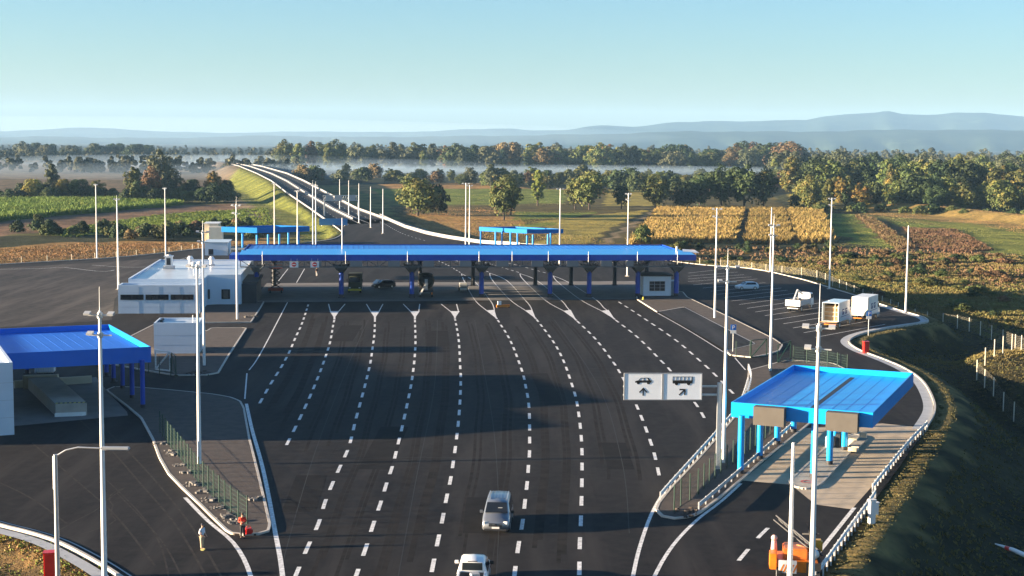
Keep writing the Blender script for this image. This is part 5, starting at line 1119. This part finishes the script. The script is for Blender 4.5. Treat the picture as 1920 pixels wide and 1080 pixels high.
kind('round1', 12, 14, 1.2, 66, 60, .27, 'round', 1); kind('round2', 13, 12, .7, 66, 60, .27, 'round', 2); kind('round3', 10, 14, 1.0, 60, 60, .26, 'round', 3)
kind('tall1', 9, 20, 1.5, 66, 60, .30, 'poplar', 4); kind('tall2', 8, 19, 1.2, 60, 60, .28, 'poplar', 5); kind('bush1', 12, 8, .1, 40, 44, .32, 'bush', 6); kind('bush2', 9, 5, .05, 30, 44, .28, 'bush', 7); kind('cone1', 9, 16, .6, 60, 60, .27, 'cone', 8)
MC = {}
def tree_mesh(key, mt):
    k = (key, mt)
    if k not in MC:
        v, c, cen, w_, h, base, sd = KINDS[key]; cm = quads_mesh('crown', v, c, LM[mt]); tm = trunk_mb(h, base, w_, cen, sd, .05*h**.75 if key[:4] != 'bush' else .1)
        o = tm.build('trunk', BARK); MC[k] = (cm, o.data); D.objects.remove(o)
        # single mesh variant for distant copies
        tv = np.array([vv.co[:] for vv in MC[k][1].vertices]); 
    return MC[k]
def tree(key, mt, px, base_py, H, label, group=None, parts=True, z=None, wsc=1.0, cat='tree', name='tree', pos=None):
    zz = -1.7 if z is None else z
    g = G(px, base_py, zz) if pos is None else Vector(pos)
    if z is None: g.z = TZ(g.x, g.y)
    cm, tm = tree_mesh(key, mt); k = H/KINDS[key][4]; kw = k*wsc
    if parts:
        t = thing(name, label, cat, g, random.uniform(0, 6.28), group); t.scale = (kw, kw, k)
        a = D.objects.new('crown', cm); COL.objects.link(a); a.parent = t; b = D.objects.new('trunk', tm); COL.objects.link(b); b.parent = t
    else:
        t = D.objects.new(name, cm); COL.objects.link(t); t.location = g; t.scale = (kw, kw, k); t.rotation_euler.z = random.uniform(0, 6.28); tag(t, label, cat, group)
    return t
def TT(px, base, top, wpx, key, mt, label, **kw):
    g = G(px, base, -1.7); d = g.y; H = (base-top)*d/FPX*1.04; w_ = wpx*d/FPX; return tree(key, mt, px, base, H, label, wsc=(w_/KINDS[key][3])/(H/KINDS[key][4]), **kw)
T = TT
# single trees one can point to
T(783, 405, 336, 92, 'round2', 'olive', 'broad olive tree with a dark right side, right beside the highway'); T(822, 404, 352, 46, 'bush1', 'dark', 'low dark bush behind the broad olive tree by the highway')
T(945, 412, 333, 66, 'round1', 'green', 'tall green tree standing alone behind the small rear blue canopy'); T(958, 404, 342, 40, 'round3', 'dark', 'dark tree touching the lone green tree from behind')
T(920, 352, 306, 26, 'tall1', 'grey', 'slim dark poplar rising above the bushes left of the lime poplar', ); T(1008, 386, 319, 30, 'tall2', 'lime', 'bright lime green poplar in front of the tan field')
T(1105, 393, 322, 72, 'round1', 'olive', 'big rounded olive brown tree right of the lime poplar'); T(1078, 392, 336, 40, 'round3', 'olive', 'smaller olive tree leaning on the big rounded one')
T(1165, 392, 345, 34, 'round3', 'dark', 'small dark round tree before the red roofed strip of field'); T(1228, 394, 330, 66, 'round1', 'green', 'green tree at the head of the diagonal field track')
T(1280, 392, 340, 64, 'round2', 'dark', 'dark tree between the track head and the tall grove'); T(1312, 391, 330, 60, 'round1', 'dark', 'dark tree at the left end of the tall grove'); T(1352, 391, 314, 60, 'round1', 'dark', 'tall dark tree in the left half of the grove'); T(1395, 392, 309, 64, 'round3', 'dark', 'tallest dark tree in the middle of the grove'); T(1432, 392, 318, 56, 'round1', 'dark', 'dark tree at the right end of the tall grove')
T(1518, 396, 331, 48, 'round1', 'olive', 'rounded olive tree alone in front of the right hand wood'); T(1490, 391, 366, 26, 'bush1', 'dark', 'dark bush left of the alone rounded olive tree')
T(1206, 458, 425, 42, 'bush1', 'green', 'round green bush just above the toll roof near its right end'); T(72, 433, 404, 22, 'round2', 'green', 'small dark tree alone in the ploughed strip at left')
T(300, 372, 284, 50, 'round1', 'grey', 'tallest misty tree of the left group'); T(252, 378, 314, 40, 'round3', 'olive', 'brownish tree at the left end of the left group'); T(283, 380, 314, 42, 'round1', 'rust', 'rust tinted tree in the middle of the left group'); T(325, 380, 320, 44, 'round1', 'grey', 'greyish tree right of the tallest misty tree'); T(360, 379, 336, 44, 'round2', 'dark', 'dark low tree between the left group and the yellow tree')
T(400, 379, 322, 36, 'round3', 'yellow', 'yellow tree left of the grassy highway slope'); T(424, 379, 338, 34, 'round2', 'dark', 'dark bushy tree beside the yellow tree'); T(266, 380, 340, 46, 'round2', 'dark', 'dark low tree under the left group')
T(62, 374, 336, 40, 'round2', 'yellow', 'yellow topped tree near the left edge'); T(98, 372, 306, 30, 'tall1', 'grey', 'slim misty tree standing above the yellow trees at left'); T(118, 374, 336, 36, 'round2', 'yellow', 'second yellow topped tree, right of the slim misty tree'); T(148, 374, 336, 46, 'round2', 'dark', 'dark tree right of the yellow topped trees at left'); T(182, 373, 338, 32, 'round3', 'olive', 'olive tree at the end of the left hedge'); T(85, 374, 348, 40, 'bush1', 'dark', 'dark bush between the two yellow topped trees')
r = random.Random(11)
for i in range(13): T(238+i*16.5+r.uniform(-4, 4), 380+r.uniform(-1, 2), 352+r.uniform(-6, 6), 40, r.choice(['round2', 'bush1']), r.choice(['dark', 'olive', 'green', 'dark']), 'bushy tree filling the foot of the left tree group', group='undergrowth of the left tree group', parts=False, name='bush', cat='bush')
for i in range(9): T(40+i*18+r.uniform(-4, 4), 374+r.uniform(-1, 2), 350+r.uniform(-5, 5), 34, r.choice(['round2', 'bush1']), r.choice(['dark', 'olive', 'dark']), 'bushy tree filling the foot of the far left tree row', group='undergrowth of the far left tree row', parts=False, name='bush', cat='bush')
for i in range(11): T(-10+r.uniform(0, 1)*6+i*22, 373+r.uniform(-2, 2), 358+r.uniform(-4, 3), 34, 'bush1', 'dark', 'dark hedge bush along the far side of the green field', group='hedge bushes behind the left green field', parts=False, name='hedge_bush', cat='bush')
for i in range(26): T(r.uniform(60, 460), r.uniform(430, 462), 0, 0, 'bush2', 'dark', '') if False else None
for i in range(34):
    px = r.uniform(30, 480); py = 428+r.uniform(0, 26)+max(0, (200-px)*.05); g = G(px, py, -1.5); tree('bush2', r.choice(['dark', 'dark', 'olive', 'rust']), px, py, r.uniform(2.2, 4.2), 'low dark scrub bush behind the wire fence at left', 'scrub bushes at left', False, cat='bush', name='scrub_bush')
for i in range(22):
    px = r.uniform(1250, 1560); py = 462+r.uniform(0, 14); tree('bush2', r.choice(['dark', 'dark', 'rust', 'olive']), px, py, r.uniform(1.0, 2.2), 'low scrub bush between corn and fence', 'scrub bushes at right', False, cat='bush', name='scrub_bush')
rs_ = random.Random(77); SCRP = np.array(pts(('1300,490 1480,486 1700,474 1930,480 1930,600 1800,590 1640,548 1480,512'), -1.6)); cnt_ = 0
while cnt_ < 70:
    x, y = rs_.uniform(SCRP[:, 0].min(), SCRP[:, 0].max()), rs_.uniform(SCRP[:, 1].min(), SCRP[:, 1].max())
    if poly_sd(np.array([x]), np.array([y]), [tuple(q) for q in SCRP])[0] > 0: continue
    cnt_ += 1; tree('bush2', rs_.choice(['dark', 'olive', 'olive', 'rust', 'green']), 0, 0, rs_.uniform(.7, 1.7), 'low mottled bush in the scrub between the wire fence and the field strips', 'low bushes in the right scrub', False, cat='bush', name='scrub_bush', pos=(x, y, 0), wsc=rs_.uniform(1.2, 2.4))
# belts: right wood (nearer), middle bushes, far belt
SH_ = ['olive', 'green', 'olive', 'yellow', 'grey', 'dark', 'green', 'rust', 'olive']
def belt(n, xr_, base_, h_, keys, mats, label, group, seed, wpx=None, dark_end=None):
    rr = random.Random(seed)
    for i in range(n):
        px = xr_[0]+(xr_[1]-xr_[0])*(i+rr.random())/n; f = (px-xr_[0])/(xr_[1]-xr_[0]); b0 = base_[0]+(base_[1]-base_[0])*f+rr.uniform(-1, 1)*base_[2]
        g = G(px, b0, -1.8); H = rr.uniform(*h_); tree(rr.choice(keys), rr.choice(mats), px, b0, H, label, group, False, z=-1.9, wsc=rr.uniform(.85, 1.35)*(1 if H > 9 else 1.3))
belt(34, (1500, 2020), (384, 402, 4), (10, 16), ['round1', 'round2', 'round3', 'cone1'], ['yellow', 'olive', 'green', 'dark', 'green', 'olive'], 'tree along the sunny front edge of the right hand wood', 'front row of the right hand wood', 21)
belt(16, (1480, 2000), (396, 412, 2), (3, 5), ['bush1', 'bush2'], ['olive', 'green', 'dark'], 'bush at the foot of the right hand wood', 'bushes at the foot of the right hand wood', 22)
belt(40, (1470, 2020), (368, 380, 6), (17, 24), ['tall1', 'tall2', 'round1', 'round3', 'cone1'], ['olive', 'dark', 'grey', 'green', 'dark', 'green'], 'tall tree in the middle rows of the right hand wood', 'middle rows of the right hand wood', 23)
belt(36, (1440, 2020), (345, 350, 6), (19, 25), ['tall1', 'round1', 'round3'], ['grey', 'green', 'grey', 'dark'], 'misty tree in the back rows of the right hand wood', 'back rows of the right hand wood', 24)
belt(46, (560, 1480), (338, 352, 5), (7, 12), ['bush1', 'round2', 'round3'], ['dark', 'olive', 'green', 'green', 'grey', 'dark', 'rust'], 'bushy tree in the middle belt beyond the tan field', 'middle belt of bushy trees', 25)
belt(30, (900, 1500), (352, 362, 5), (8, 13), ['round2', 'round3', 'bush1'], ['green', 'olive', 'yellow', 'dark'], 'tree in the nearer belt behind the corn fields', 'nearer belt behind the corn fields', 26)
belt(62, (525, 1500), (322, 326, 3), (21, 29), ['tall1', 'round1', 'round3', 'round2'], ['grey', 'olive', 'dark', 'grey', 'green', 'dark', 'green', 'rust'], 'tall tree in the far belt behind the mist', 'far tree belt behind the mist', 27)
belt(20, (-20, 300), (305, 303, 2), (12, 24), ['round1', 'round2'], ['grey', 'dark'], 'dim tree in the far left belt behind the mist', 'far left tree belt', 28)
belt(14, (1380, 1500), (320, 326, 2), (27, 31), ['round1', 'round3'], ['dark', 'dark', 'rust'], 'dark tree on the highest part of the far belt', 'far tree belt behind the mist', 29)
# distant woods as one mass
def wood(name, label, n, xf, yf, hf, mt, seed, leaf=.9, per=60):
    rr = np.random.default_rng(seed); V = []; Cc = []
    for i in range(n):
        x, y = xf(rr), 0; y = yf(rr); xx = x*y; h = hf(rr); v, c, _ = crown_arrays(seed*1000+i, h*.62, h, .5, 9, per//3, leaf, 'round'); V.append(v+np.array([xx, y, -2.2])); Cc.append(c)
    o = D.objects.new(name, quads_mesh(name, np.concatenate(V), np.concatenate(Cc), LM[mt])); COL.objects.link(o); tag(o, label, 'wood', None, 'stuff'); return o
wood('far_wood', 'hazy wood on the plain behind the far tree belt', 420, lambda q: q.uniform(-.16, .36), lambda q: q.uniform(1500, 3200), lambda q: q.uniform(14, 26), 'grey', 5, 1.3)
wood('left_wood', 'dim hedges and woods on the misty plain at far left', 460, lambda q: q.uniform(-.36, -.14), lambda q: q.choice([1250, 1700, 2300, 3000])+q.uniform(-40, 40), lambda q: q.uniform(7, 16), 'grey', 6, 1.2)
wood('inner_wood', 'dark undergrowth filling the right hand wood', 260, lambda q: q.uniform(.19, .38), lambda q: q.uniform(690, 1250), lambda q: q.uniform(9, 15), 'olive', 7, .8)
# ------------------------------------------------------------------ crops and weeds (uncountable)
def clumps(name, label, P, hgt, wid, leaf, mt, cat, seed, per=5, cvar=1.0, lean=.35):
    rr = np.random.default_rng(seed); P = np.array(P); n = len(P); pi = np.repeat(np.arange(n), per); m_ = len(pi)
    z = terrain(P[:, 0], P[:, 1]); h = hgt*rr.uniform(.7, 1.15, n)
    base = np.stack([P[:, 0], P[:, 1], z-.1], 1)[pi]+np.concatenate([rr.normal(size=(m_, 2))*wid*.35, rr.uniform(0, .25, (m_, 1))*hgt], 1)
    lf = .5+.5*np.sin(P[:, 0]*.11+1.7*np.sin(P[:, 1]*.05+seed))*np.sin(P[:, 1]*.07+1.3*np.sin(P[:, 0]*.09)); h = h*(1-.45*cvar*(1-lf)*(per < 9)); ang = rr.uniform(0, 6.28, m_); d = np.stack([np.cos(ang), np.sin(ang), 0*ang], 1); up = np.stack([rr.normal(size=m_)*lean, rr.normal(size=m_)*lean, np.ones(m_)], 1); hh = (h[pi]*rr.uniform(.55, 1.0, m_))[:, None]; s = leaf*rr.uniform(.6, 1.4, m_)[:, None]
    v = np.stack([base-d*s, base+d*s, base+up*hh+d*s*.6, base+up*hh-d*s*.6], 1).reshape(-1, 3)
    c = np.repeat(np.clip(lf[pi]*.55+rr.uniform(0, .3, n)[pi]+rr.uniform(0, .12, m_), 0, 1), 4); g_ = np.repeat(rr.uniform(0, 1, n)[pi]*(1.2-lf[pi]), 4)
    o = D.objects.new(name, quads_mesh(name, v, np.stack([c, g_, c*0, c*0+1], 1), LM[mt])); COL.objects.link(o); return tag(o, label, cat, None, 'stuff')
LM['corn'] = leafmat('dry_corn_leaves', (.14, .085, .028), (.30, .20, .07), (.26, .21, .06)); LM['maize'] = leafmat('green_maize_leaves', (.06, .10, .015), (.17, .23, .035), (.2, .2, .03)); LM['weed'] = leafmat('weed_stems', (.075, .07, .022), (.19, .16, .05), (.11, .14, .035)); LM['brown'] = leafmat('brown_weeds', (.09, .06, .03), (.21, .135, .07), (.13, .13, .04)); LM['grass'] = leafmat('grass_blades', (.07, .085, .02), (.16, .17, .04), (.22, .15, .05))
LM['drygrass'] = leafmat('dry_grass_blades', (.14, .085, .03), (.30, .19, .07), (.14, .15, .04))
LM['verge'] = leafmat('verge_grass_blades', (.06, .055, .022), (.125, .11, .045), (.09, .10, .035))
LM['meadow'] = leafmat('meadow_blades', (.11, .13, .03), (.22, .21, .06), (.26, .19, .06))
def rows_in(s, rowsp, step, ang, z=-1.6, jit=.12, seed=1):
    P = np.array(pts(s, z)); c, s_ = math.cos(ang), math.sin(ang); Rr = np.array([[c, s_], [-s_, c]]); Q = P @ Rr.T; x0, y0 = Q.min(0); x1, y1 = Q.max(0); rr = np.random.default_rng(seed)
    gx_ = np.arange(x0, x1, rowsp); gy_ = np.arange(y0, y1, step); A, B_ = np.meshgrid(gx_, gy_); pt = np.stack([A.ravel(), B_.ravel()], 1)+rr.normal(size=(A.size, 2))*jit; W_ = pt @ Rr; sd = poly_sd(W_[:, 0], W_[:, 1], P); return W_[sd < 0]
def scatter_in(s, dens, z=-1.6, seed=1):
    P = np.array(pts(s, z)); x0, y0 = P.min(0); x1, y1 = P.max(0); n = int((x1-x0)*(y1-y0)*dens); rr = np.random.default_rng(seed); W_ = np.stack([rr.uniform(x0, x1, n), rr.uniform(y0, y1, n)], 1); return W_[poly_sd(W_[:, 0], W_[:, 1], P) < 0]
ra = R_(-13)
clumps('corn_field', 'golden dry corn rows left of the dark gap', rows_in('1235,393 1396,393 1376,456 1180,458 1197,440', 2.1, .55, ra), 1.9, .35, .085, 'corn', 'corn field', 31, 11)
clumps('corn_field', 'golden dry corn rows right of the dark gap', rows_in('1409,394 1470,395 1490,457 1397,458', 2.1, .55, ra), 1.9, .35, .085, 'corn', 'corn field', 32, 11)
clumps('corn_field', 'golden dry corn block beside the green strip', rows_in('1476,395 1540,394 1564,456 1500,457', 2.1, .55, ra), 1.9, .35, .085, 'corn', 'corn field', 33, 11)
clumps('maize_field', 'tall green maize block at far left', rows_in('-120,381 0,378 200,375 315,378 345,385 250,393 100,406 0,416 -120,428', 1.7, .8, R_(80)), 2.2, .4, .10, 'maize', 'maize field', 34, 13)
clumps('maize_field', 'low bright green crop strip beyond the fence at left', scatter_in('80,440 160,424 250,409 330,400 420,394 500,390 520,430 400,428 330,432 230,437 120,445', .35, -1.6, 4), .6, .6, .09, 'maize', 'green crop', 35, 12)
clumps('weed_strip', 'dark brown weed strip between the green field strips', scatter_in('1604,406 1634,409 1716,466 1684,470', .9, -1.6, 5), 1.1, .5, .10, 'brown', 'weeds', 36, 14)
clumps('weed_strip', 'brown weedy wedge at the end of the field strips', scatter_in('1692,427 1790,430 1862,468 1800,474 1725,468', .7, -1.6, 6), 0.7, .5, .10, 'brown', 'weeds', 37, 12)
SCR = '1300,490 1480,486 1700,474 1960,480 2000,700 1900,640 1800,600 1640,552 1480,512'
clumps('scrub', 'olive brown weeds between the fields and the fence at right', scatter_in(SCR, 1.3, -1.6, 8), .5, .5, .08, 'weed', 'scrub', 38, 8); clumps('scrub', 'reddish brown weeds scattered over the right scrub', scatter_in('1250,466 1560,464 1960,480 1960,560 1700,520 1480,500 1312,490', .22, -1.6, 9), .7, .5, .13, 'brown', 'scrub', 39, 6)
clumps('dry_grass', 'orange dry grass along the wire fence at left', scatter_in('-80,492 0,468 130,456 250,453 370,457 480,455 370,468 300,478 200,486 100,492 0,497', 1.4, -1.3, 10), .4, .5, .08, 'drygrass', 'dry grass', 40, 4)
clumps('dry_grass', 'orange dry grass behind the rear canopies', scatter_in('760,402 950,405 1000,425 1180,458 1060,458 900,452 800,437', .8, -1.6, 11), .25, .5, .07, 'drygrass', 'dry grass', 41, 4)
def edge_scatter(PL, n, w0, w1, seed, sgn=1):
    rr = np.random.default_rng(seed); P = resample([Vector((*p, 0)) for p in PL], 1.0); out = []
    for _ in range(n):
        i = rr.integers(1, len(P)-1); d = (P[i+1]-P[i-1]).normalized(); q = P[i]+Vector((d.y, -d.x, 0))*sgn*rr.uniform(w0, w1); out.append((q.x, q.y))
    return out
clumps('verge_grass', 'tufty dry grass along the right kerb and slope', edge_scatter(PL_right[:24], 5000, .4, 2.2, 12), .15, .25, .05, 'verge', 'grass', 42, 5)
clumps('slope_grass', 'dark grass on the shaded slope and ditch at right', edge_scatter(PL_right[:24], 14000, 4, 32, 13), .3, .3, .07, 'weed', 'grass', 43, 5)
sw_ = [(G(x, y).x, G(x, y).y) for x, y in zip(np.random.default_rng(3).uniform(-60, 190, 2600), np.random.default_rng(4).uniform(1005, 1120, 2600))]; sw_ = [p for p in sw_ if poly_sd(np.array([p[0]]), np.array([p[1]]), PLAZA)[0] > .4]
clumps('corner_grass', 'patchy green and brown grass at the bottom left corner', sw_, .14, .2, .06, 'drygrass', 'grass', 44, 5); clumps('corner_grass', 'green grass patches at the bottom left corner', sw_[::3], .2, .3, .06, 'maize', 'grass', 45, 4)

for k, (lab, s, dn, mt_) in enumerate((
 ('yellow green meadow left of the diagonal track', '1010,415 1100,405 1215,393 1150,425 1095,458 1000,458 1040,440', .8, 'meadow'),
 ('green meadow strips behind the rear right canopy', '960,396 1120,396 1060,414 1000,430 960,425', .6, 'meadow'),
 ('green and yellow strips right of the corn', '1545,398 1600,402 1655,435 1700,470 1580,470 1560,430', .7, 'meadow'),
 ('green strips at the far right', '1640,405 1700,410 1960,444 1960,480 1860,475 1770,425 1690,425', .6, 'meadow'),
 ('orange grass on the long low dike at right', '1640,386 1700,386 1960,410 1960,445 1800,418 1620,402', .8, 'drygrass'),
 ('green meadow right of the highway before the tan field', '700,354 1060,354 1060,384 830,388 760,385', .35, 'meadow'),
 ('grass on the highway embankment slope', '430,345 500,314 560,372 640,415 640,450 575,450 540,425 500,400 460,378', .8, 'verge'),
 ('orange dry grass and weeds by the highway barrier', '730,388 960,388 1000,440 900,452 800,436', .7, 'drygrass'))):
    clumps('meadow_grass', lab, scatter_in(s, dn, -1.6, 50+k), .22, .4, .07, mt_, 'grass', 50+k, 4)

clumps('meadow_grass', 'short green and orange grass on the lit mound behind the pale posts', scatter_in('1815,690 1860,655 1930,640 2050,660 2050,800 1960,770 1880,735', 3.0, -.5, 70), .3, .3, .05, 'verge', 'grass', 70, 4)
# ------------------------------------------------------------------ mountains
def ridge(name, prof, R, depth, seed, col, rough_amp=1.0):
    rr = np.random.default_rng(seed); P = np.array([tuple(map(float, q.split(','))) for q in prof.split()]); xs = np.arange(-900, 2800, 12); ys = np.interp(xs, P[:, 0], P[:, 1]); n = len(xs)
    ys = ys+sum(a*np.sin(xs/k+rr.uniform(0, 6)) for a, k in ((.9, 31), (.6, 13), (.4, 7)))*rough_amp
    vs = []; K = 14
    for j in range(K+1):
        f = j/K
        for i in range(n):
            c = AT(xs[i], ys[i], R); z = c.z; x, y = c.x, R; u = 1-f
            prof_ = math.sin((1-abs(2*f-1))*math.pi/2)**1.1 if f <= .5 else 1-(f-.5)*2
            rdg = 1+(.06*math.sin(xs[i]/23+f*4+seed)+.03*math.sin(xs[i]/9.5+f*9))*(1-prof_)*2.2
            yy = y-depth*(.5-f)*1.0*rdg if f < .5 else y+depth*(f-.5); s = yy/R
            vs.append((x*s, yy, -6+(z+6)*(prof_ if f < .5 else (1 if f == .5 else prof_))*1.0))
    me = D.meshes.new(name); me.from_pydata(vs, [], [(j*n+i, j*n+i+1, (j+1)*n+i+1, (j+1)*n+i) for j in range(K) for i in range(n-1)]); me.polygons.foreach_set('use_smooth', [True]*len(me.polygons))
    m, N, L, B = newmat(name+'_forest'); nt = m.node_tree; B.inputs['Roughness'].default_value = 1; B.inputs['Specular IOR Level'].default_value = 0; tc = N.new('ShaderNodeTexCoord').outputs['Object']; n1 = noise(nt, .003, 5, .6, tc); n2 = noise(nt, .0016, 4, .6, tc)
    c1 = mixc(nt, tuple(q*.55 for q in col), col, ramp(nt, n1.outputs[0], .35, .65)); L.new(mixc(nt, c1, (.055, .075, .035), ramp(nt, n2.outputs[0], .64, .72)), B.inputs['Base Color'])
    me.materials.append(m); o = D.objects.new(name, me); COL.objects.link(o); return struct(o)
ridge('mountains', '-900,236 -300,244 0,246 100,242 160,239 220,241 300,247 450,249 600,246 700,248 780,247 860,243 960,241 1000,244 1060,244 1125,235 1160,236 1190,238 1250,230 1300,229 1330,227 1420,227 1480,225 1510,226 1550,217 1600,213 1640,211 1662,208 1690,214 1720,215 1760,215 1790,210 1850,212 1920,219 2100,226 2800,232', 12500, 4000, 3, (.03, .045, .03), .5)
ridge('hills', '-900,256 -100,258 100,256 300,259 420,256 520,254 640,257 800,256 960,254 1100,252 1300,246 1500,247 1700,243 1900,244 2200,250 2800,252', 9000, 2200, 8, (.035, .05, .03), .8)
# ------------------------------------------------------------------ air: haze box and low mist banks
def volume(name, dens, col, aniso=0.0, emis=0):
    m = D.materials.new(name); m.use_nodes = True; nt = m.node_tree; nt.nodes.clear(); o = nt.nodes.new('ShaderNodeOutputMaterial'); v = nt.nodes.new('ShaderNodeVolumePrincipled')
    v.inputs['Density'].default_value = dens; v.inputs['Color'].default_value = (*col, 1); v.inputs['Anisotropy'].default_value = aniso; nt.links.new(v.outputs[0], o.inputs['Volume']); return m
if "HAZE_D" not in globals(): HAZE_D = 4.8e-5
HB = MB().bx(-13500, 13500, -400, 15500, -12, 340); hz = HB.build('haze', volume('air_haze', HAZE_D, (.38, .66, 1.0))); tag(hz, 'pale blue morning haze over the plain', 'haze', None, 'stuff')
def mist(label, px, Y, w_, l_, z0, z1, dens, rz=0):
    c = AT(px, 300, Y); m = MB(); n = 28; vs = []
    for j in range(9):
        t = math.pi*j/8; 
        for i in range(n): a = 2*math.pi*i/n; vs.append((math.sin(t)*math.cos(a)*w_/2*(1+.15*math.sin(a*3)), math.sin(t)*math.sin(a)*l_/2, (z0+z1)/2+math.cos(t)*(z1-z0)/2))
    m.add(vs, [(j*n+i, (j+1)*n+i, (j+1)*n+(i+1) % n, j*n+(i+1) % n) for j in range(8) for i in range(n)], 0, True)
    o = m.build('mist', volume('mist_air', dens, (.55, .76, 1.0))); o.location = (c.x, Y, 0); o.rotation_euler.z = rz; return tag(o, label, 'mist', None, 'stuff')
if HAZE_D > 0:
    mist('thick low mist bank over the plain left of the highway', 180, 1180, 640, 420, -4, 7, .0006)
    mist('wide pale morning haze lying over the far plain at left', 330, 5200, 3400, 2600, -6, 100, .00007)
    mist('pale mist round the far end of the highway', 430, 1500, 500, 520, -3, 11, .0006)
    for k, (px, Y, w_, l_, z0, z1, dn) in enumerate(((640, 1180, 200, 110, -2, 9, .0022), (760, 1230, 170, 90, -1, 12, .0018), (900, 1170, 230, 110, -2, 8, .0024), (1050, 1200, 210, 90, 0, 9, .0020), (1190, 1150, 200, 90, 1, 10, .0020), (1330, 1120, 190, 90, 2, 10, .0018), (1470, 1050, 200, 90, 3, 11, .0016), (1640, 980, 170, 80, 5, 14, .0012), (520, 1300, 260, 150, -2, 14, .0014))):
        mist('thin bluish mist wisp in front of the far tree belt, number %s from the left' % ('third','fourth','fifth','sixth','seventh','eighth','ninth','tenth','second')[k] if 0 else 'thin bluish wisp of the broken mist band in front of the far tree belt', px, Y, w_, l_, z0, z1, dn*.7)['group'] = 'mist wisps before the far tree belt'
